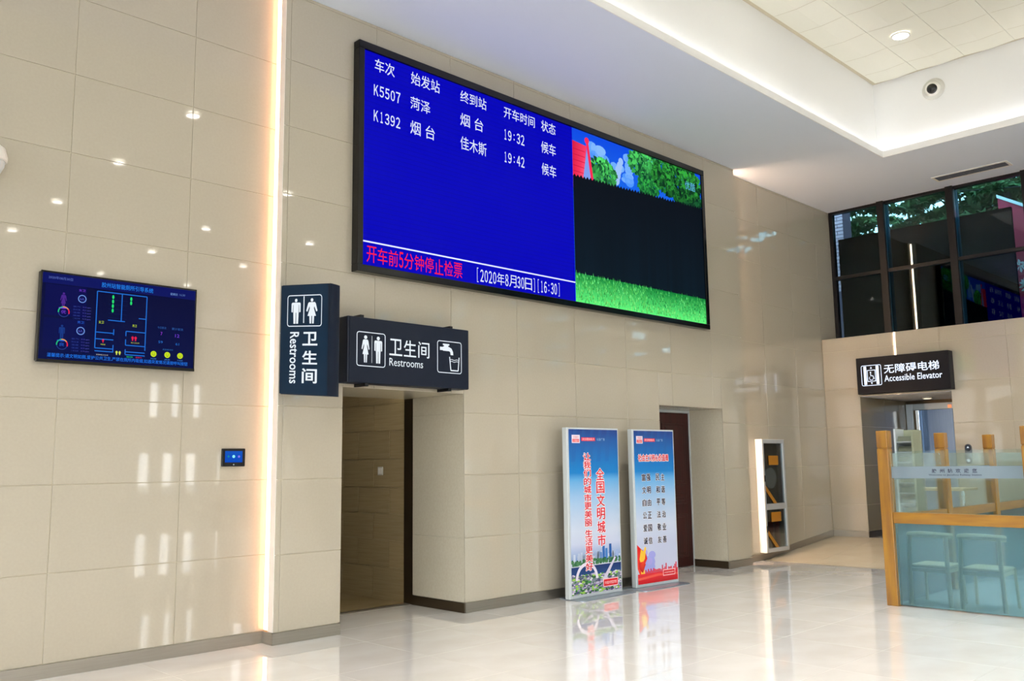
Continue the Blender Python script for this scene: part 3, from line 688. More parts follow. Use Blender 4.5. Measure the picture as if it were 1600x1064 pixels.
for v0, pc, nm, gl in ((.15, srgb(120, 60, 220), '女卫', '优'), (.53, srgb(30, 90, 210), '男卫', '良')):
    a, b = T(.13, v0+.22)
    fn = woman if v0 < .3 else man
    for q in fn(a, b-0.02, 0.13, 0.045): p.poly(q, tuple(0.35*c for c in pc[:3])+(1,), .0005)
    a, b = T(.13, v0+.245); p.disc(a, b, .035, pc, ry=.006, dc=.0006)
    tt(nm, .22, v0, .262, v0+.03, pc)
    a, b = T(.243, v0+.115); p.ring(a, b, .026, .033, srgb(110, 150, 225), dc=.0006); tt('6人', .23, v0+.10, .256, v0+.13, srgb(90, 100, 220))
    a, b = T(.135, v0+.29); p.ring(a, b, .036, .045, srgb(30, 190, 120), PI*.55, PI*1.05, dc=.0006); p.ring(a, b, .036, .045, srgb(235, 160, 60), PI*.2, PI*.55, dc=.0006); p.ring(a, b, .036, .045, srgb(230, 30, 70), -.1*PI, PI*.2, dc=.0006); p.ring(a, b, .038, .042, srgb(40, 70, 150), PI*1.05, PI*1.9, dc=.0006)
    tt(gl, .12, v0+.27, .148, v0+.31, pc)
    mb0 = ['氨气', '硫化氢', '温度', '湿度', '二氧化碳']
    for i, s_1 in enumerate(mb0): tt(s_1, .19, v0+.205+.035*i, .235, v0+.222+.035*i, srgb(40, 60, 150)); tt('0.%d ppm' % (10+i), .25, v0+.205+.035*i, .30, v0+.222+.035*i, srgb(80, 80, 190))
bl = srgb(26, 110, 215)
def seg(u0, v0, u1, v1, t=.006):
    if u0 == u1: trect(p, u0-t/2, v0, u0+t/2, v1, bl, .0006)
    else: trect(p, u0, v0-t*.9, u1, v0+t*.9, bl, .0006)
seg(.335, .15, .66, .15); seg(.335, .15, .335, .83); seg(.66, .15, .66, .82); seg(.495, .15, .495, .48); seg(.41, .485, .52, .485)
seg(.61, .43, .66, .43); seg(.335, .64, .45, .64); seg(.45, .59, .45, .66); seg(.335, .72, .45, .72); seg(.335, .83, .45, .83); seg(.45, .78, .45, .87); seg(.335, .865, .45, .865)
seg(.53, .60, .66, .60); seg(.53, .60, .53, .66); seg(.53, .70, .53, .77); seg(.53, .77, .66, .77); seg(.53, .82, .53, .88); seg(.53, .85, .66, .85); seg(.53, .885, .66, .885)
for i in range(5):
    trect(p, .41, .235+.055*i, .53, .2365+.055*i, srgb(20, 50, 120), .0005)
    if i < 4:
        a, b = T(.437, .20+.055*i); p.disc(a, b, .009, srgb(30, 220, 110), ry=.017, dc=.0007)
    if i < 2:
        a, b = T(.555, .20+.05*i); p.disc(a, b, .009, srgb(30, 220, 110), ry=.017, dc=.0007)
tt('女卫', .352, .50, .385, .535, srgb(190, 220, 30)); tt('男卫', .57, .51, .60, .54, srgb(190, 220, 30))
for q in man(T(.575, .71)[0], T(.575, .71)[1], .04, .02)+man(T(.595, .71)[0], T(.595, .71)[1], .04, .02)+man(T(.385, .74)[0], T(.385, .76)[1], .03, .016): p.poly(q, srgb(235, 30, 70), .0008)
tt('第三卫生间', .565, .725, .62, .742, srgb(190, 190, 60)); tt('母婴室', .37, .775, .40, .79, srgb(200, 220, 60)); tt('无障碍卫生间', .345, .93-.03, .42, .915, srgb(190, 190, 190))
for q in man(T(.475, .895)[0], T(.475, .895)[1], .035, .018)+woman(T(.495, .895)[0], T(.495, .895)[1], .035, .018): p.poly(q, srgb(220, 235, 80), .0008)
tt('空闲', .54, .90, .58, .918, srgb(40, 220, 120)); tt('使用中', .60, .90, .64, .918, srgb(220, 40, 90))
tt('今日客流', .74, .50, .80, .53, srgb(40, 90, 170)); tt('累计客流', .84, .50, .92, .53, srgb(40, 90, 170))
tt('7', .763, .57, .775, .61, srgb(150, 60, 220)); tt('12', .865, .58, .895, .62, srgb(110, 60, 220)); tt('59', .75, .68, .78, .71, srgb(30, 110, 210)); tt('61', .87, .69, .895, .72, srgb(30, 110, 210))
tt('满意度评价', .78, .775, .855, .795, srgb(40, 100, 170))
for u, s_1 in ((.72, '非常满意'), (.815, '满意'), (.905, '不满意')):
    a, b = T(u, .85); yl = srgb(200, 225, 20); p.disc(a, b, .026, yl, dc=.0006)
    p.disc(a-.009, b+.007, .003, nb, dc=.0008); p.disc(a+.009, b+.007, .003, nb, dc=.0008); p.ring(a, b+.001, .011, .014, nb, PI*1.15, PI*1.85, dc=.0008, n=8)
    tt(s_1, u-.02, .90, u+.02, .918, srgb(60, 120, 200))
p.build('screen', 'lit_tv', tv)

# ---------------------------------------------------------------- small wall touch panel
F3 = FY(7.648)
tp = empty('touch_panel', (3.936, DL, 1.603), 'small black wall-mounted touch panel with blue screen, below the television', 'touch panel')
obj('housing', B(3.823, 4.05, 7.65, DL-0.001, 1.603, 1.765), 'black_plastic', tp, bevel=0.005)
p = Pic(F3, 0.0); p.rect(3.85, 4.02, 1.64, 1.742, srgb(0, 72, 190), srgb(10, 84, 190))
p.disc(3.934, 1.693, .014, srgb(150, 255, 250), dc=.0006); p.disc(3.883, 1.693, .010, srgb(20, 140, 150), dc=.0006); p.disc(3.986, 1.692, .011, srgb(130, 120, 235), dc=.0006)
for a in (3.883, 3.934, 3.986): p.rect(a-.012, a+.012, 1.655, 1.660, srgb(20, 90, 170), dc=.0006)
p.build('screen', 'lit_tv', tp)
obj('home_button', MB().prism(disc2(3.936, 1.62, .006), 0.0, 0.003, FY(7.65)), 'alu', tp)

# ---------------------------------------------------------------- projecting restroom sign
A = Vector((4.255, 7.425, 0)); Bv = Vector((4.395, 6.84, 0)); u = (Bv-A); Lw = u.length; u.normalize()
nn = Vector((u.y, -u.x, 0)); nn = nn if nn.x < 0 else -nn
droop = -0.05/Lw
F4 = Frame(A, u+Vector((0, 0, droop)), nn)
vs = empty('projecting_restroom_sign', (4.45, 7.15, 2.25), 'tall dark-blue lit sign reading Restrooms vertically, sticking out from the wall', 'sign')
zb, zt = 2.270, 3.285
obj('face_panel', MB().prism([(0, zb), (Lw, zb), (Lw, zt), (0, zt)], -0.015, 0.0, F4), 'sign_blue', vs)
mb = MB()
out = [(0, -0.0155), (Lw+0.01, -0.0155)]+[(Lw+0.012-0.05*(1-math.cos(t)), -0.03-0.15*math.sin(t)) for t in [0, .2, .4, .6, .8, 1.0, 1.2, 1.4, PI/2]]+[(Lw-0.10, -0.19), (0, -0.19)]
i0 = len(mb.v); n = len(out)
for zz in (zb-0.006, zt+0.006): mb.v += [tuple(F4(a, zz, c)) for a, c in out]
mb.f.append(tuple(range(n))[::-1]); mb.f.append(tuple(range(n, 2*n)))
for k in range(n): j = (k+1) % n; mb.f.append((k, j, n+j, n+k))
obj('housing', mb, 'sign_blue_side', vs)
obj('edge_strip', MB().prism([(Lw, zb), (Lw+.012, zb), (Lw+.012, zt), (Lw, zt)], -0.015, 0.004, F4), 'sign_blue_side', vs)
for z_ in (2.45, 3.05): obj('wall_bracket', B(4.32, 4.40, 7.43, D-0.001, z_, z_+.05), 'black_plastic', vs)
s4 = Lw/67.0
a = lambda px: (px-446)*s4; bz = lambda py: zt-(py-446)*(zt-zb)/170.0
# scaled from the sign's own face: icon box, figures, characters running down
fl4 = rrect_ring(a(455.5), a(504.5), bz(511.5), bz(462), .008, .03)
fl4 += man(a(468), bz(507), .235, a(475)-a(462)) + woman(a(490.5), bz(507), .235, a(497)-a(484)+.01) + [[(a(478.6), bz(506)), (a(479.8), bz(506)), (a(479.8), bz(464)), (a(478.6), bz(464))]]
flat('pictogram', fl4, F4, 0.002, 'sign_white', vs)
mb = MB()
for ch, y0, y1 in (('卫', 520, 541), ('生', 549, 570), ('间', 576, 599)): add_text(mb, ch, F4, (a(478), a(499), bz(y1), bz(y0)), 0.002, bold=0.02)
add_text(mb, 'Restrooms', F4, (a(460), a(473), bz(600), bz(520)), 0.002, rot=True, bold=0.012)
obj_raw('lettering', mb, 'sign_white', vs)

# ---------------------------------------------------------------- restroom sign over the doorway
F5 = FY(7.25)
rs = empty('restroom_sign', (5.67, D, 2.39), 'wide charcoal sign with restroom figures, drinking tap and Restrooms over the doorway', 'sign')
obj('housing', B(4.884, 6.46, 7.254, 7.43, 2.397, 3.05), 'sign_blue_side', rs, bevel=0.012)
obj('face_panel', B(4.905, 6.45, 7.25, 7.256, 2.404, 3.043), 'sign_navy', rs)
for x, z0_, z1_ in ((5.058, 3.04, 3.075), (6.213, 3.04, 3.072), (5.119, 2.368, 2.40), (6.191, 2.368, 2.40)):
    obj('clip', B(x-0.022, x+0.022, 7.26, 7.45, z0_, z1_), 'black_plastic', rs, bevel=0.004)
for x_ in (5.03, 6.19): obj('wall_bracket', B(x_, x_+.06, 7.43, D-0.001, 2.5, 2.95), 'black_plastic', rs)
q = rrect_ring(4.986, 5.333, 2.562, 2.905, .008, .03) + rrect_ring(6.007, 6.348, 2.558, 2.902, .008, .03)
q += woman(5.092, 2.60, .27, .085) + man(5.245, 2.60, .27, .095) + [[(5.166, 2.60), (5.170, 2.60), (5.170, 2.87), (5.166, 2.87)]]
# tap: body, lever, spout, nozzle
q += [[(6.045, 2.80), (6.045, 2.835), (6.085, 2.835), (6.085, 2.80)], [(6.085, 2.795), (6.085, 2.84), (6.17, 2.84), (6.185, 2.825), (6.185, 2.795)],
      [(6.10, 2.84), (6.10, 2.855), (6.16, 2.855), (6.16, 2.84)], [(6.085, 2.855), (6.085, 2.872), (6.175, 2.872), (6.175, 2.855)], [(6.12, 2.87), (6.12, 2.855), (6.14, 2.855), (6.14, 2.87)],
      [(6.17, 2.84), (6.205, 2.825), (6.226, 2.79), (6.23, 2.755), (6.192, 2.755), (6.188, 2.785), (6.17, 2.797)]]
g = [(6.178, 2.735), (6.312, 2.735), (6.298, 2.59), (6.195, 2.59)]
for k in (1, 2, 3):
    (ax, az), (bx, bz2) = g[k], g[(k+1) % 4]
    d = Vector((bx-ax, bz2-az)).normalized(); nr = Vector((-d.y, d.x))*0.006
    q.append([(ax-nr.x, az-nr.y), (bx-nr.x, bz2-nr.y), (bx+nr.x, bz2+nr.y), (ax+nr.x, az+nr.y)])
for zz in (2.705, 2.685):
    for k in range(8):
        x_ = 6.19+0.0135*k; h1 = zz+.005*math.sin(k*1.2); h2 = zz+.005*math.sin((k+1)*1.2)
        q.append([(x_, h1-.003), (x_+.0135, h2-.003), (x_+.0135, h2+.003), (x_, h1+.003)])
qa = [g_ for g_ in q if g_[0][0] < 5.6]; qb = [g_ for g_ in q if g_[0][0] > 5.6]
flat('pictogram', qa, F5, 0.002, 'sign_white', rs); flat('pictogram', qb, F5, 0.002, 'sign_white', rs)
mb = MB()
for ch, a0, a1 in (('卫', 5.383, 5.545), ('生', 5.565, 5.725), ('间', 5.752, 5.90)): add_text(mb, ch, F5, (a0, a1, 2.695, 2.865), 0.002, bold=0.005)
add_text(mb, 'Restrooms', F5, (5.383, 5.815, 2.588, 2.668), 0.002)
obj_raw('lettering', mb, 'sign_white', rs)

# ---------------------------------------------------------------- lift sign
F6 = FX(15.35)
es = empty('accessible_elevator_sign', (E, 6.18, 2.715), 'black lit sign reading Accessible Elevator above the lift recess', 'sign')
obj('housing', B(15.354, E-0.001, 5.397, 6.962, 2.712, 3.352), 'sign_black', es, bevel=0.01)
obj('face_panel', B(15.35, 15.356, 5.40, 6.958, 2.716, 3.348), 'sign_black', es)
iy0, iy1 = -6.877, -6.52
q = rrect_ring(iy0, iy1, 2.853, 3.213, .010, .03)
for s in (iy0+.045, iy1-.095): q.append([(s, 2.872), (s+.05, 2.872), (s+.05, 3.195), (s, 3.195)])
c0, c1 = iy0+.105, iy1-.105
for r in ((c0, c1, 3.118, 3.128), (c0, c1, 2.925, 2.935), (c0, c0+.01, 2.925, 3.128), (c1-.01, c1, 2.925, 3.128)): q.append([(r[0], r[2]), (r[1], r[2]), (r[1], r[3]), (r[0], r[3])])
cm = (c0+c1)/2
q += [[(cm-.018, 3.15), (cm+.018, 3.15), (cm, 3.185)], [(cm-.018, 2.91), (cm+.018, 2.91), (cm, 2.875)]]
q += [disc2(cm-.012, 3.085, .012), [(cm-.020, 3.07), (cm-.006, 3.07), (cm-.004, 3.03), (cm+.03, 3.03), (cm+.03, 3.02), (cm-.016, 3.02)], [(cm+.02, 3.025), (cm+.032, 3.025), (cm+.05, 2.972), (cm+.038, 2.965)]]
for k in range(12):
    p0 = PI*.75+k*PI*1.15/12; p1 = p0+PI*1.15/12; r0, r1 = .030, .038
    q.append([(cm-.004+r0*math.cos(p0), 2.985+r0*math.sin(p0)), (cm-.004+r1*math.cos(p0), 2.985+r1*math.sin(p0)), (cm-.004+r1*math.cos(p1), 2.985+r1*math.sin(p1)), (cm-.004+r0*math.cos(p1), 2.985+r0*math.sin(p1))])
flat('pictogram', q, F6, 0.002, 'sign_white_bright', es)
mb = MB(); add_text(mb, '无障碍电梯', F6, (-6.475, -5.553, 3.045, 3.20), 0.002, bold=0.01); add_text(mb, 'Accessible Elevator', F6, (-6.475, -5.515, 2.905, 3.015), 0.002, bold=0.008)
obj_raw('lettering', mb, 'sign_white_bright', es)

# ---------------------------------------------------------------- lit banner stands
def banner(x0, x1, y0, y1, bx0, bx1, by0, by1, label, which):
    ln = math.hypot(x1-x0, y1-y0); uu = Vector(((x1-x0)/ln, (y1-y0)/ln, 0)); nn = Vector((uu.y, -uu.x, 0))
    Fb = Frame((x0, y0, 0), uu, nn)
    t = empty('banner_stand', ((x0+x1)/2, y0+0.05, 0), label, 'banner', 'upright banner stands against the wall')
    r = 0.06; P = []
    for (cx, cy, s0) in ((bx1-r, by1-r, 0), (bx0+r, by1-r, 1), (bx0+r, by0+r, 2), (bx1-r, by0+r, 3)):
        for k in range(5): th = PI/2*(s0+k/4); P.append((cx+r*math.cos(th), cy+r*math.sin(th)))
    obj('base_plate', MB().prism(P, 0.0, 0.012, lambda a, b, h: (a, b, h)), 'base_plate', t, bevel=0.003)
    obj('frame', MB().prism([(0, .0125), (ln, .0125), (ln, 2.015), (0, 2.015)], -0.075, -0.001, Fb), 'alu_white', t, bevel=0.006)
    for a0 in (0.05, ln-0.13): obj('foot', MB().prism([(a0, .0125), (a0+.08, .0125), (a0+.08, .06), (a0, .06)], -0.09, -0.0755, Fb), 'alu', t)
    p = Pic(Fb, 0.0); a0, a1, b0, b1 = 0.035, ln-0.018, 0.05, 1.995; wd = a1-a0; h = b1-b0
    G = lambda u, v: (a0+u*wd, b1-v*h)
    def rc_(u0, v0, u1, v1, c, top=None, dc=0.0): (l, tp_), (r_, bt) = G(u0, v0), G(u1, v1); p.rect(l, r_, bt, tp_, c, top, dc)
    def tx(s, u0, v0, u1, v1, c, dc=.0008, **k): (l, tp_), (r_, bt) = G(u0, v0), G(u1, v1); p.text(s, (l, r_, bt, tp_), c, dc, **k)
    stops = [(0, (6, 52, 128)), (.12, (6, 92, 168)), (.27, (14, 118, 192)), (.31, (90, 160, 215)), (.45, (160, 192, 226)), (.62, (200, 210, 230)), (.75, (192, 200, 226)), (1, (196, 200, 226))]
    for (v0, c0), (v1, c1) in zip(stops[:-1], stops[1:]): rc_(0, v0, 1, v1, srgb(*c1), srgb(*c0))
    for k in range(5):   # soft folds printed in the sky
        u0 = .1+.17*k; p.poly([G(u0, 0), G(u0+.07, 0), G(u0+.02, .2), G(u0-.06, .2)], [srgb(10, 66, 140), srgb(8, 58, 134), srgb(8, 100, 176), srgb(8, 100, 176)], .0002)
    rc_(.06, .035, .22, .085, srgb(235, 225, 238), dc=.0004); rc_(.075, .06, .205, .079, srgb(215, 24, 44), dc=.0006)
    tx('文明胶州', .085, .063, .195, .076, srgb(250, 240, 240)); tx('文明胶州', .085, .041, .195, .056, srgb(200, 60, 90))
    rc_(.25, .05, .53, .072, srgb(215, 24, 60), dc=.0004); tx('讲文明树新风', .265, .053, .515, .069, srgb(250, 230, 235)); tx('公益广告', .56, .053, .73, .069, srgb(150, 195, 235))
    red = srgb(206, 20, 40); wh = srgb(246, 240, 244); rr = random.Random(which)
    if which == 1:
        def col(s, u0, u1, v0, v1, gap=None):
            n_ = len(s); st = (v1-v0)/n_
            for i, ch in enumerate(s):
                if ch == ' ': continue
                va, vb = v0+i*st+st*.05, v0+(i+1)*st-st*.07
                tx(ch, u0, va, u1, vb, wh, dc=.0026, halo=.010); tx(ch, u0, va, u1, vb, red, dc=.0032, fat=.0035)
        col('让我们的城市更美丽', .28, .42, .145, .60); col('生活更美好', .28, .42, .615, .865); col('全国文明城市', .53, .69, .24, .73)
        # printed city: haze, towers, trees, lake, lawns
        rc_(0, .70, 1, .80, srgb(120, 150, 200), srgb(196, 204, 228), dc=.0003)
        for k in range(34):
            u0 = rr.random(); ht = .02+.03*rr.random(); q_ = rr.random(); rc_(u0, .80-ht, min(1, u0+.02+.02*q_), .815, srgb(130+70*q_, 150+60*q_, 190+40*q_), dc=.0004)
        for u0, ww, ht, c in ((.62, .05, .085, (40, 96, 170)), (.68, .045, .07, (60, 120, 190)), (.76, .05, .095, (30, 80, 150)), (.57, .04, .05, (90, 130, 190)), (.90, .05, .055, (150, 170, 215))):
            rc_(u0, .81-ht, u0+ww, .82, srgb(*c), dc=.0005)
        for k in range(170):
            a_, b_ = G(rr.random(), .80+.025*rr.random()); g_ = rr.random(); p.disc(min(max(a_, a0+.02), a1-.02), b_, .012+.012*rr.random(), srgb(20+60*g_, 80+50*g_, 50+30*g_), n=6, dc=.0005+k*1e-6)
        rc_(0, .83, 1, .835, srgb(200, 205, 215), dc=.0008); rc_(0, .835, 1, .90, srgb(24, 64, 122), srgb(14, 44, 104), dc=.0008)
        rc_(0, .89, 1, 1, srgb(165, 160, 190), srgb(84, 110, 110), dc=.0009)
        for k in range(420):
            u_, v_ = rr.random(), .885+.112*rr.random(); a_, b_ = G(u_, v_); g_ = rr.random()
            c = [(60, 130, 60), (190, 180, 210), (110, 100, 140), (40, 90, 50), (150, 200, 80), (220, 215, 230), (70, 70, 110)][int(g_*6.99)]
            s1 = .008+.022*rr.random(); th = rr.random()*PI
            p.poly([(min(max(a_+s1*1.4*math.cos(th+j*PI/2), a0), a1), min(max(b_+s1*.6*math.sin(th+j*PI/2), b0), b1)) for j in range(4)], srgb(*c), .0010+k*1e-6)
        p.poly([G(.60, .93), G(.68, .93), G(.90, .80), G(.86, .80)], srgb(205, 200, 222), .0015)
        a_, b_ = G(.30, .915); p.ring(a_, b_, .16, .20, srgb(225, 218, 235), 0, PI, dc=.0016, n=18)
        bx = (.62, .925, .93, .975)
    else:
        tx('社会主义核心价值观', .10, .157, .86, .203, wh, dc=.0006, halo=.009); tx('社会主义核心价值观', .10, .157, .86, .203, red, dc=.0012, fat=.003)
        dkc = srgb(28, 34, 58)
        for i, (s1, s2) in enumerate((('富强', '民主'), ('文明', '和谐'), ('自由', '平等'), ('公正', '法治'), ('爱国', '敬业'), ('诚信', '友善'))):
            v0 = .288+.083*i; v1 = v0+.045
            for k_, ch in enumerate(s1+s2):
                u0 = (.17, .29, .52, .65)[k_]
                tx(ch, u0, v0, u0+.09, v1, wh, dc=.0006, halo=.006); tx(ch, u0, v0, u0+.09, v1, dkc, dc=.0012, fat=.003)
        for k in range(16):
            u_ = .12+.25*rr.random(); a_, b_ = G(u_, .80+.12*rr.random()); p.disc(a_, b_, .05*wd/.8+.03*rr.random(), srgb(172-20*rr.random(), 160, 226), ry=.05, dc=.0004+k*1e-6)
        # red ribbon and gold, red skyline
        p.poly([G(0, .745), G(.08, .77), G(.20, .80), G(.24, .84), G(.17, .88), G(.10, .93), G(.06, .95), G(0, .90)], [srgb(200, 30, 30)]*4+[srgb(225, 60, 40)]*4, .001)
        p.poly([G(.09, .775), G(.15, .79), G(.19, .76), G(.22, .77), G(.18, .84), G(.13, .86), G(.16, .90), G(.18, .95), G(.07, .95), G(.10, .88), G(.05, .84)], srgb(240, 190, 60), .0012)
        p.poly([G(.03, .86), G(.14, .855), G(.20, .875), G(.12, .93), G(.04, .90)], [srgb(190, 16, 30), srgb(230, 70, 40), srgb(200, 30, 30), srgb(170, 10, 20), srgb(190, 16, 30)], .0014)
        rc_(0, .935, 1, 1, srgb(196, 14, 26), srgb(226, 40, 54), dc=.0016)
        for k in range(26):
            u0 = .18+.032*k; ht = .008+.022*rr.random()+.03*(k in (13, 16, 23, 24)); rc_(min(u0, .96), .935-ht, min(1, u0+.026), .94, srgb(214, 34, 56), dc=.0017)
        p.poly([G(0, .96), G(.5, .945), G(1, .955), G(1, .965), G(.5, .96), G(0, .975)], srgb(232, 84, 70), .0019)
        bx = (.62, .925, .93, .965)
    rc_(bx[0], bx[1], bx[2], bx[3], srgb(250, 205, 210), dc=.0020); rc_(bx[0]+.012, bx[1]+.005, bx[2]-.012, bx[3]-.005, srgb(216, 22, 36), dc=.0023)
    tx('中共胶州市委宣传部', bx[0]+.035, bx[1]+.015, bx[2]-.035, bx[3]-.014, srgb(250, 220, 222), dc=.0026)
    p.build('printed_sheet', 'print', t)
banner(7.960, 8.915, 7.20, 7.185, 7.985, 9.03, 7.03, 7.42, 'banner stand with two columns of red characters over a city view', 1)
banner(9.225, 10.09, 7.21, 7.175, 9.12, 10.10, 6.985, 7.39, 'banner stand with rows of black character pairs and a red skyline', 2)

# ---------------------------------------------------------------- extinguisher cabinet on the alcove wall
fc = empty('fire_cabinet', (13.42, DL, 0.13), 'tall narrow grey-framed glass fire cabinet with two windows on the alcove wall', 'cabinet')
X0, X1, Z0, Z1 = 13.03, 13.74, 0.13, 1.925; yf = 7.55
F7 = FY(yf)
obj('frame', MB().box(X0, X0+.055, yf, DL-.001, Z0, Z1).box(X1-.055, X1, yf, DL-.001, Z0, Z1).box(X0+.055, X1-.055, yf, DL-.001, Z1-.06, Z1).box(X0+.055, X1-.055, yf, DL-.001, Z0, Z0+.065).box(X0+.055, X1-.055, yf, DL-.001, .80, .895), 'cabinet_frame', fc, bevel=0.004)
obj('trim_strip', B(X0-.006, X0+.001, yf-.004, DL-.001, Z0, Z1+.005).box(X0, X1, yf-.004, DL-.001, Z1, Z1+.006), 'white_trim', fc)
obj('back_panel', B(X0+.05, X1-.05, DL-.012, DL-.002, Z0+.06, Z1-.055), 'cabinet_inside', fc)
for z0_, z1_ in ((.895, Z1-.06), (Z0+.065, .80)):
    obj('glass_door', B(X0+.056, X1-.056, yf+.012, yf+.017, z0_+.001, z1_-.001), 'cabinet_glass', fc)
    s = z1_-z0_; zc_ = z1_-0.30*s if s > .8 else z1_-.22*s
    obj('label', B(X0+.20, X0+.50, yf+.005, yf+.011, zc_-.06, zc_+.09), 'yellow_label', fc)
    mb = MB(); mb.prism([(X0+.06, z0_+.30), (X0+.06, z0_+.22), (X0+.30, z0_+.002), (X0+.40, z0_+.002)], 0, .005, Frame((0, yf+.011, 0), (1, 0, 0), (0, -1, 0)))
    obj('warning_stripe', mb, 'yellow_label', fc)
for z_ in (1.25, .45): obj('handle', B(X0+.03, X0+.045, yf-.012, yf, z_, z_+.1), 'black_plastic', fc)
mb = MB(); 
for k in range(5): mb.lathe([(0.0, -.03), (.16-.02*k, -.03), (.17-.02*k, 0), (.16-.02*k, .012), (0, .012)], (13.40, 7.625-.002*k, 1.30), (0, -1, 0), 20)
tag(obj('fire_hose', mb, 'bag_plastic', smooth=True), 'rolled pale fire hose behind the upper glass of the fire cabinet', 'fire hose')
t = empty('fire_extinguisher', (13.30, 7.625, .2), 'red fire extinguisher standing behind the lower glass of the fire cabinet', 'fire extinguisher')
obj('cylinder', MB().lathe([(0, .196), (.040, .197), (.043, .22), (.043, .56), (.030, .60), (.012, .62), (0, .621)], (13.30, 7.612, 0), (0, 0, 1), 20), 'ext_red', t, smooth=True)
obj('valve', MB().cyl((13.30, 7.612, .61), (13.30, 7.612, .67), .012).box(13.28, 13.36, 7.602, 7.622, .67, .685), 'black_plastic', t)
t = empty('fire_extinguisher', (13.48, 7.625, .2), 'second red extinguisher, the right one behind the lower glass of the fire cabinet', 'fire extinguisher')
obj('cylinder', MB().lathe([(0, .196), (.040, .197), (.043, .22), (.043, .56), (.030, .60), (.012, .62), (0, .621)], (13.48, 7.612, 0), (0, 0, 1), 20), 'ext_red', t, smooth=True)
obj('valve', MB().cyl((13.48, 7.612, .61), (13.48, 7.612, .67), .012).box(13.46, 13.54, 7.602, 7.622, .67, .685), 'black_plastic', t)

# ---------------------------------------------------------------- reception enclosure
ct_ = empty('reception_counter', (10.06, 4.3, 0), 'golden timber post-and-rail reception enclosure with clear and frosted glass', 'reception counter')
def post(x, y, z=1.905, s=.062):
    o = obj('post', B(x-s, x+s, y-s, y+s, 0, z-.20), 'timber', ct_, bevel=.006)
    obj('neck', B(x-s+.008, x+s-.008, y-s+.008, y+s-.008, z-.20, z-.188), 'timber', o)
    obj('post_cap', B(x-s, x+s, y-s, y+s, z-.188, z), 'timber', o, bevel=.008)
PX = 10.06; FYp = 4.30
posts_front = [(PX, FYp), (PX, 2.83), (PX, 1.36)]
posts_side = [(11.74, FYp), (13.48, FYp)]
for x, y in posts_front+posts_side: post(x, y)
for (y1, y0) in ((FYp, 2.83), (2.83, 1.36)):
    obj('rail', B(PX-.04, PX+.04, y0+.063, y1-.063, .888, 1.006), 'timber_rail', ct_, bevel=.004)
    obj('frosted_pane', B(PX-.006, PX+.006, y0+.063, y1-.063, .012, .887), 'frosted_glass', ct_)
    gp = obj('clear_pane', B(PX-.005, PX+.005, y0+.063, y1-.063, 1.007, 1.675), 'clear_glass', ct_)
    obj('frosted_band', B(PX-.0075, PX-.0055, y0+.063, y1-.063, 1.378, 1.505), 'frost_band', gp)
side = [PX]+[p_[0] for p_ in posts_side]
for xa_, xb_ in zip(side[:-1], side[1:]):
    obj('rail', B(xa_+.063, xb_-.063, FYp-.04, FYp+.04, .86, .972), 'timber_rail_x', ct_, bevel=.004)
    obj('frosted_pane', B(xa_+.063, xb_-.063, FYp-.006, FYp+.006, .012, .859), 'frosted_glass', ct_)
    gp = obj('clear_pane', B(xa_+.063, xb_-.063, FYp-.005, FYp+.005, .973, 1.655), 'clear_glass', ct_)
    obj('frosted_band', B(xa_+.063, xb_-.063, FYp-.0075, FYp-.0055, 1.36, 1.485), 'frost_band', gp)
obj('rail', B(13.543, 15.52, FYp-.04, FYp+.04, .86, .972), 'timber_rail_x', ct_, bevel=.004)
obj('frosted_pane', B(13.543, 15.52, FYp-.006, FYp+.006, .012, .859), 'frosted_glass', ct_)
obj('clear_pane', B(13.543, 15.52, FYp-.005, FYp+.005, .973, 1.655), 'clear_glass', ct_)
F8 = FX(PX-.0076)
mat('band_text', srgb(60, 66, 92), 0.5)
mb = MB()
for i, ch in enumerate('胶州站欢迎您'): add_text(mb, ch, F8, (-3.80+.082*i, -3.80+.082*i+.05, 1.435, 1.480), 0.001, bold=.02)
add_text(mb, 'Welcome to Jiaozhou Railway Station', F8, (-3.835, -3.30, 1.400, 1.424), 0.001, bold=.015)
obj_raw('lettering', mb, 'band_text', ct_)

def chair(x, y, label, rz=0.0):
    """pale wooden armchair with a bowed top rail, its back to the front glass"""
    t = empty('reception_chair', (x, y, 0), label, 'chair')
    w2 = .20
    pts = [(x+.02+.16*(1-math.cos(k/10*PI-PI/2)) if False else x+.16*(1-math.cos((k/10-.5)*PI*.9)), y-w2-.03+(w2*2+.06)*k/10, .745+.02*math.sin(k/10*PI)) for k in range(11)]
    obj('top_rail', MB().tube(pts, .034, 8), 'pale_wood', t, smooth=True)
    for s in (-1, 1):
        obj('leg', MB().tube([(x+.035, y+s*(w2+.01), 0.0), (x+.03, y+s*w2, .40), (x+.05, y+s*(w2-.01), .74)], .024, 8), 'pale_wood', t, smooth=True)
        obj('leg', MB().tube([(x+.47, y+s*(w2+.01), 0.0), (x+.44, y+s*w2, .42)], .017, 8), 'pale_wood', t, smooth=True)
    obj('seat', B(x+.02, x+.46, y-w2, y+w2, .405, .435), 'pale_wood', t, bevel=.01)
    obj('stretcher', B(x+.02, x+.04, y-w2, y+w2, .36, .40).box(x+.02, x+.46, y-w2, y-w2+.02, .36, .40).box(x+.02, x+.46, y+w2-.02, y+w2, .36, .40), 'pale_wood', t)
chair(10.22, 3.985, 'pale wooden chair behind the frosted glass, the one beside the corner post')
chair(10.22, 3.45, 'pale wooden chair behind the frosted glass, farther from the corner post')
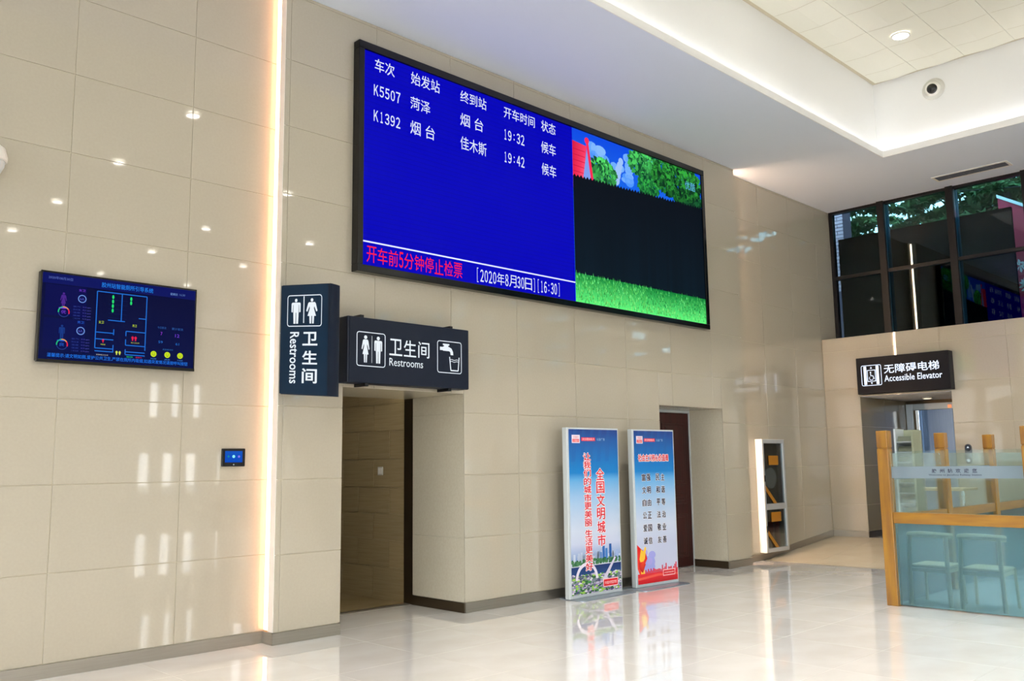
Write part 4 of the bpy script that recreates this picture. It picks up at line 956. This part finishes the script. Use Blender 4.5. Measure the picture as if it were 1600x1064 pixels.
# writing table beyond the enclosure
t = empty('writing_table', (13.0, 4.78, 0), 'light wood table top on a chrome leg, seen through the counter glass', 'table')
obj('table_top', B(12.72, 13.28, 4.42, 5.15, 1.15, 1.185), 'pale_wood', t, bevel=.006)
obj('leg', MB().cyl((13.0, 4.52, .03), (13.0, 4.52, 1.15), .022), 'chrome', t); obj('leg', MB().cyl((13.0, 5.03, .03), (13.0, 5.03, 1.15), .022), 'chrome', t)
obj('foot', B(12.8, 13.2, 4.49, 4.55, 0, .03), 'chrome', t); obj('foot', B(12.8, 13.2, 5.0, 5.06, 0, .03), 'chrome', t)
# leaflet rack
bx_, by_ = 12.05, 4.84
t = empty('leaflet_rack', (bx_, by_, 0), 'tall narrow white-edged leaflet rack standing beside the lift recess', 'rack')
mat('rack_green', srgb(150, 156, 132), .45); mat('leaflets', srgb(86, 92, 76), .6)
obj('side_panel', B(bx_-.12, bx_+.16, by_+.10, by_+.125, .02, 1.98), 'alu_white', t); obj('side_panel', B(bx_-.12, bx_+.16, by_-.125, by_-.10, .02, 1.96), 'rack_green', t)
obj('back_panel', B(bx_+.15, bx_+.16, by_-.10, by_+.10, .02, 1.97), 'rack_green', t)
for k in range(12):
    z_ = .35+.133*k
    obj('shelf', MB().prism([(bx_-.11, z_), (bx_-.10, z_), (bx_+.145, z_-.05), (bx_+.145, z_-.06), (bx_-.10, z_-.012)], by_-.10, by_+.10, lambda a, b, h: (a, h, b)), 'alu_white', t)
    obj('leaflet_stack', MB().prism([(bx_-.09, z_+.002), (bx_-.06, z_+.07), (bx_+.0, z_+.07), (bx_-.01, z_-.01)], by_-.092, by_+.092, lambda a, b, h: (a, h, b)), 'leaflets', t)
obj('base', B(bx_-.16, bx_+.2, by_-.14, by_+.14, 0, .02), 'alu', t)

# ---------------------------------------------------------------- ceiling fittings
SPOTS = []
def downlight(x, y, z, label, group=None, r=.105, m='lamp'):
    t = empty('downlight', (x, y, z), label, 'ceiling light', group)
    if m == 'lamp': SPOTS.append((x, y, z-.03))
    obj('trim_ring', MB().lathe([(r, .0), (r+.022, 0.0), (r+.026, .008), (r+.02, .02), (r, .02)], (x, y, z-.022), (0, 0, 1), 24), 'white_trim', t)
    obj('diffuser', MB().prism(disc2(x, y, r, 20), z-.02, z-.012, lambda a, b, h: (a, b, h)), m, t)
    return t
first = downlight(12.363, 4.645, ZT-.03, 'bright round downlight in the raised ceiling near the dome camera')
GL = 'downlights seen mirrored in the polished wall'
proto = None
for X_ in (-3.9, -.5, 2.95, 6.35, 9.85, 12.6):
    for Y_ in (4.645, 1.2, -2.05, -5.6, -8.9, -12.7):
        if (X_, Y_) == (12.6, 4.645): continue
        if proto is None: proto = downlight(X_, Y_, ZT-.03, 'round recessed downlight mirrored as a bright spot in the polished wall', GL)
        else:
            t = proto.copy(); t.location = (X_, Y_, ZT-.03); SPOTS.append((X_, Y_, ZT-.06)); COL.objects.link(t)
            for ch in proto.children: c2 = ch.copy(); c2.parent = t; COL.objects.link(c2)
sd = bpy.data.lights.new('downlight_beam', 'SPOT'); sd.energy = SPOT; sd.spot_size = math.radians(78); sd.spot_blend = 0.7; sd.shadow_soft_size = 0.1; sd.color = (1.0, 0.98, 0.95)
for q_ in SPOTS:
    o = bpy.data.objects.new('downlight_beam', sd); o.location = q_; COL.objects.link(o)
downlight(16.85, 6.35, 2.686, 'warm recessed downlight in the lift recess ceiling', m='lamp_dim', r=.07)
downlight(5.2, 9.5, 2.5, 'unseen dim warm lamp added to light the restroom passage', m='lamp_dim', r=.07)  # no fitting in view here, lamp added to lift the dark passage
cmn = empty('dome_camera', (WX+LP, 4.779, 7.21), 'white round dome camera with black lens on the raised ceiling fascia', 'security camera')
cc = (WX+LP, 4.775, 7.215); ax = Vector((-1, -.12, -.25))
obj('housing', MB().lathe([(0, 0.001), (.165, 0.001), (.17, .015), (.155, .04), (.12, .055), (.112, .055)], cc, (-1, 0, 0), 28), 'switch_white', cmn, smooth=True)
obj('dome', MB().lathe([(.118, .03), (.115, .065), (.098, .10), (.075, .12)], cc, ax, 28), 'white_trim', cmn, smooth=True)
obj('lens', MB().lathe([(.076, .119), (.065, .135), (.04, .15), (0, .155)], cc, ax, 24), 'camera_lens', cmn, smooth=True)
# second camera, just entering the picture on the left wall
c2 = empty('wall_camera', (1.79, DL, 4.0), 'white dome camera on the left wall, only its edge in view', 'security camera')
obj('housing', MB().lathe([(.0, .115), (.06, .11), (.115, .07), (.135, 0.0), (.135, -.03), (.12, -.035)], (1.775, 7.55, 4.0), (0, 0, 1), 28).box(1.72, 1.83, 7.55, DL-.001, 4.0, 4.06), 'white_trim', c2, smooth=True)
obj('dome', MB().lathe([(.118, -.034), (.115, -.07), (.09, -.125), (.05, -.155), (0, -.165)], (1.775, 7.55, 4.0), (0, 0, 1), 28), 'alu_white', c2, smooth=True)
# air grille in the soffit
vt = empty('air_vent', (15.5, 4.86, ZC), 'white-framed dark slatted air grille in the lower ceiling above the window', 'vent')
vx0, vx1, vy0, vy1 = 15.345, 15.655, 4.27, 5.45
obj('frame', MB().box(vx0, vx1, vy0, vy0+.04, ZC-.014, ZC-.001).box(vx0, vx1, vy1-.04, vy1, ZC-.014, ZC-.001).box(vx0, vx0+.04, vy0+.04, vy1-.04, ZC-.014, ZC-.001).box(vx1-.04, vx1, vy0+.04, vy1-.04, ZC-.014, ZC-.001), 'white_trim', vt, bevel=.003)
obj('backing', B(vx0+.04, vx1-.04, vy0+.04, vy1-.04, ZC-.003, ZC-.001), 'vent_dark', vt)
mat('slat_grey', srgb(84, 88, 98), .4)
for k in range(9):
    xx = vx0+.055+k*.025; obj('slat', B(xx, xx+.008, vy0+.04, vy1-.04, ZC-.013, ZC-.004), 'slat_grey', vt)
for k in range(1, 5):
    yy = vy0+.04+(vy1-vy0-.08)*k/5; obj('divider', B(vx0+.04, vx1-.04, yy-.006, yy+.006, ZC-.0145, ZC-.004), 'slat_grey', vt)
sw = empty('light_switch', (6.6, 9.05, 1.48), 'small pale switch plate on the tiled wall inside the restroom passage', 'switch')
obj('plate', B(6.588, 6.599, 9.0, 9.10, 1.475, 1.575), 'switch_white', sw, bevel=.003); obj('rocker', B(6.584, 6.588, 9.015, 9.045, 1.49, 1.56).box(6.584, 6.588, 9.055, 9.085, 1.49, 1.56), 'white_trim', sw)

# ---------------------------------------------------------------- outside
tag(obj('ground_outside', B(-60, 80, -80, 60, -.5, -.31), 'outdoor_ground'), kind='structure')
tag(obj('roof_lobby', B(17.8+.0, 19.5, 5.0, 8.0, 0, 3.6).box(E+.21, 17.8, 4.5, 5.19, 2.95, 3.7).box(E+.21, 17.8, 5.2, 8.0, 2.95, 3.7), 'roof_grey'), kind='structure')
db = empty('dark_glass_screen', (16.41, 6.05, 3.71), 'large black glass panel standing close behind the upper window', 'glass panel')
obj('body', B(16.37, 16.45, 4.56, 7.62, 3.705, 5.80), 'black_panel', db, bevel=.01)
for y in (5.6, 6.7): obj('joint_strip', B(16.36, 16.369, y-.01, y+.01, 3.72, 5.78), 'mullion', db)
rb = empty('red_panel', (17.6, 3.6, 3.7), 'crimson gabled panel with white flowers behind the far right of the upper window', 'panel')
obj('board', MB().prism([(-5.05, 3.7), (-2.6, 3.7), (-2.6, 5.0), (-3.0, 5.0), (-5.05, 6.27)], -.05, 0, FX(17.4)), 'crimson', rb)
obj('edging', MB().prism([(-5.06, 6.27), (-5.06, 6.33), (-2.95, 5.04), (-3.0, 5.0)], -.06, .02, FX(17.4)), 'white_plain', rb)
q = []
rr = random.Random(11)
for k in range(26):
    a, b = -4.85+1.9*rr.random(), 3.95+1.05*rr.random()
    for j in range(6):
        th = j*PI/3+rr.random(); q.append([(a, b), (a+.09*math.cos(th-.25), b+.09*math.sin(th-.25)), (a+.13*math.cos(th), b+.13*math.sin(th)), (a+.09*math.cos(th+.25), b+.09*math.sin(th+.25))])
flat('flower_pattern', q, FX(17.4), .004, 'white_plain', rb)
bp = obj('wall_brick_pier', B(16.95, 17.3, 7.76, 8.36, 0, 9.0), 'mortar', org=(16.95, 7.76, 0)); tag(bp, kind='structure')
_bm = {}
for k in range(44):
    z_ = 4.9+.072*k
    es_ = [7.76, 8.0, 8.24, 8.36] if k % 2 else [7.76, 7.88, 8.12, 8.36]
    for y0_, y1_ in zip(es_[:-1], es_[1:]):
        L_ = round(y1_-y0_, 3)
        if L_ not in _bm:
            q_ = B(-.012, .012, -L_/2+.006, L_/2-.006, 0, .060); me = bpy.data.meshes.new('brick'); me.from_pydata(q_.v, [], q_.f); me.materials.append(MATS['brick_white']); _bm[L_] = me
        o = bpy.data.objects.new('brick', _bm[L_]); o.location = Vector((16.945, (y0_+y1_)/2, z_))-ORG[bp.name]; o.parent = bp; COL.objects.link(o)
cb = MB(); cb.tube([(19, 9 - .5*k, 7.3-.06*k+.006*(k-8)**2) for k in range(17)], .012, 5)
tag(obj('power_cable', cb, 'black_plastic'), 'thin sagging cable crossing in front of the trees outside', 'cable')
def conifer_mesh(seed):
    r = random.Random(seed); fol = MB(); br = MB(); Ht = 13.0
    br.cyl((0, 0, 0), (0, 0, Ht), .16, .03, 8)
    for k in range(64):
        z = 2.2+(Ht-2.4)*k/64; ln = (1-(z/Ht)**2.2)*2.6+.3; th = k*2.399+r.random()*.5
        d = Vector((math.cos(th), math.sin(th), 0)); P = [Vector((0, 0, z))+d*ln*t+Vector((0, 0, .25*t-.55*t*t)) for t in (0, .33, .66, 1)]
        br.tube(P, .02, 4)
        for m_ in range(int(260*ln/2.0)):
            t = .12+.88*r.random(); c = Vector((0, 0, z))+d*ln*t+Vector((0, 0, .25*t-.55*t*t))
            sd = Vector((-d.y, d.x, 0))*(r.random()-.5)*1.3*(1.15-t)*ln*.5; c = c+sd+Vector((0, 0, -.10*r.random()))
            a = Vector((r.random()-.5, r.random()-.5, -.35*r.random())).normalized(); b = a.cross(Vector((r.random()-.5, r.random()-.5, 1))).normalized()
            L1, L2 = .11+.10*r.random(), .035+.03*r.random()
            fol.quad(c-a*L1, c+b*L2, c+a*L1, c-b*L2)
            if m_ % 2: fol.quad(c-b*L1*.8, c+a*L2, c+b*L1*.8, c-a*L2)
    return fol, br
LBL = ['dark conifer behind the left pane of the upper window', 'dark conifer behind the middle pane of the upper window', 'conifer outside behind the right end of the upper window']
fol, br = conifer_mesh(1); fol2, br2 = conifer_mesh(2)
spots = [(20.0, 9.3, 0), (21.0, 5.9, 1), (20.4, 1.2, 0), (25.6, 13.2, 1), (25.8, 8.2, 1), (25.6, 3.4, 0), (20.8, -3.5, 1), (20.6, -8.2, 0), (20.8, -13, 1), (25.8, -1.2, 0), (25.6, -6, 1), (25.4, -10.6, 0), (23.0, 11.6, 1), (23.4, 7.4, 0), (23.2, 3.2, 1)]
pr_ = []
for f_, b_ in ((fol, br), (fol2, br2)):
    t = empty('conifer', (0, 0, -.3), None, 'tree'); a1 = obj('foliage', f_, 'leaf', t, org=(0, 0, 0)); a2 = obj('trunk', b_, 'bark', t, org=(0, 0, 0)); pr_.append(t)
    a1.location = (0, 0, 0); a2.location = (0, 0, 0); a1['kind'] = 'stuff'
used = [False, False]
where = ['just past the brick pier', 'straight behind the middle pane of the window', 'beside the red gabled panel', 'deep behind, beyond the brick pier', 'second row, behind the first window pane', 'second row, behind the red gabled panel']
for i, (x, y, k) in enumerate(spots):
    if not used[k]: t = pr_[k]; used[k] = True
    else:
        t = pr_[k].copy(); COL.objects.link(t)
        for ch in pr_[k].children: c2_ = ch.copy(); c2_.parent = t; COL.objects.link(c2_)
    t.location = (x, y, -.3); t.rotation_euler = (0, 0, i*1.7); s = .95+.12*((i*7) % 5)/4; t.scale = (s, s, s)
    t['category'] = 'tree'; t['group'] = 'conifers outside the upper window'
    w2_ = {12: 'middle row, behind the first window pane', 13: 'middle row, behind the middle window pane', 14: 'middle row, behind the far right window pane'}
    t['label'] = ('dark green conifer outside, '+w2_[i]) if i in w2_ else ('dark green conifer outside, '+where[i]) if i < 6 else 'dark green conifer outside, mirrored only in the polished stone wall'
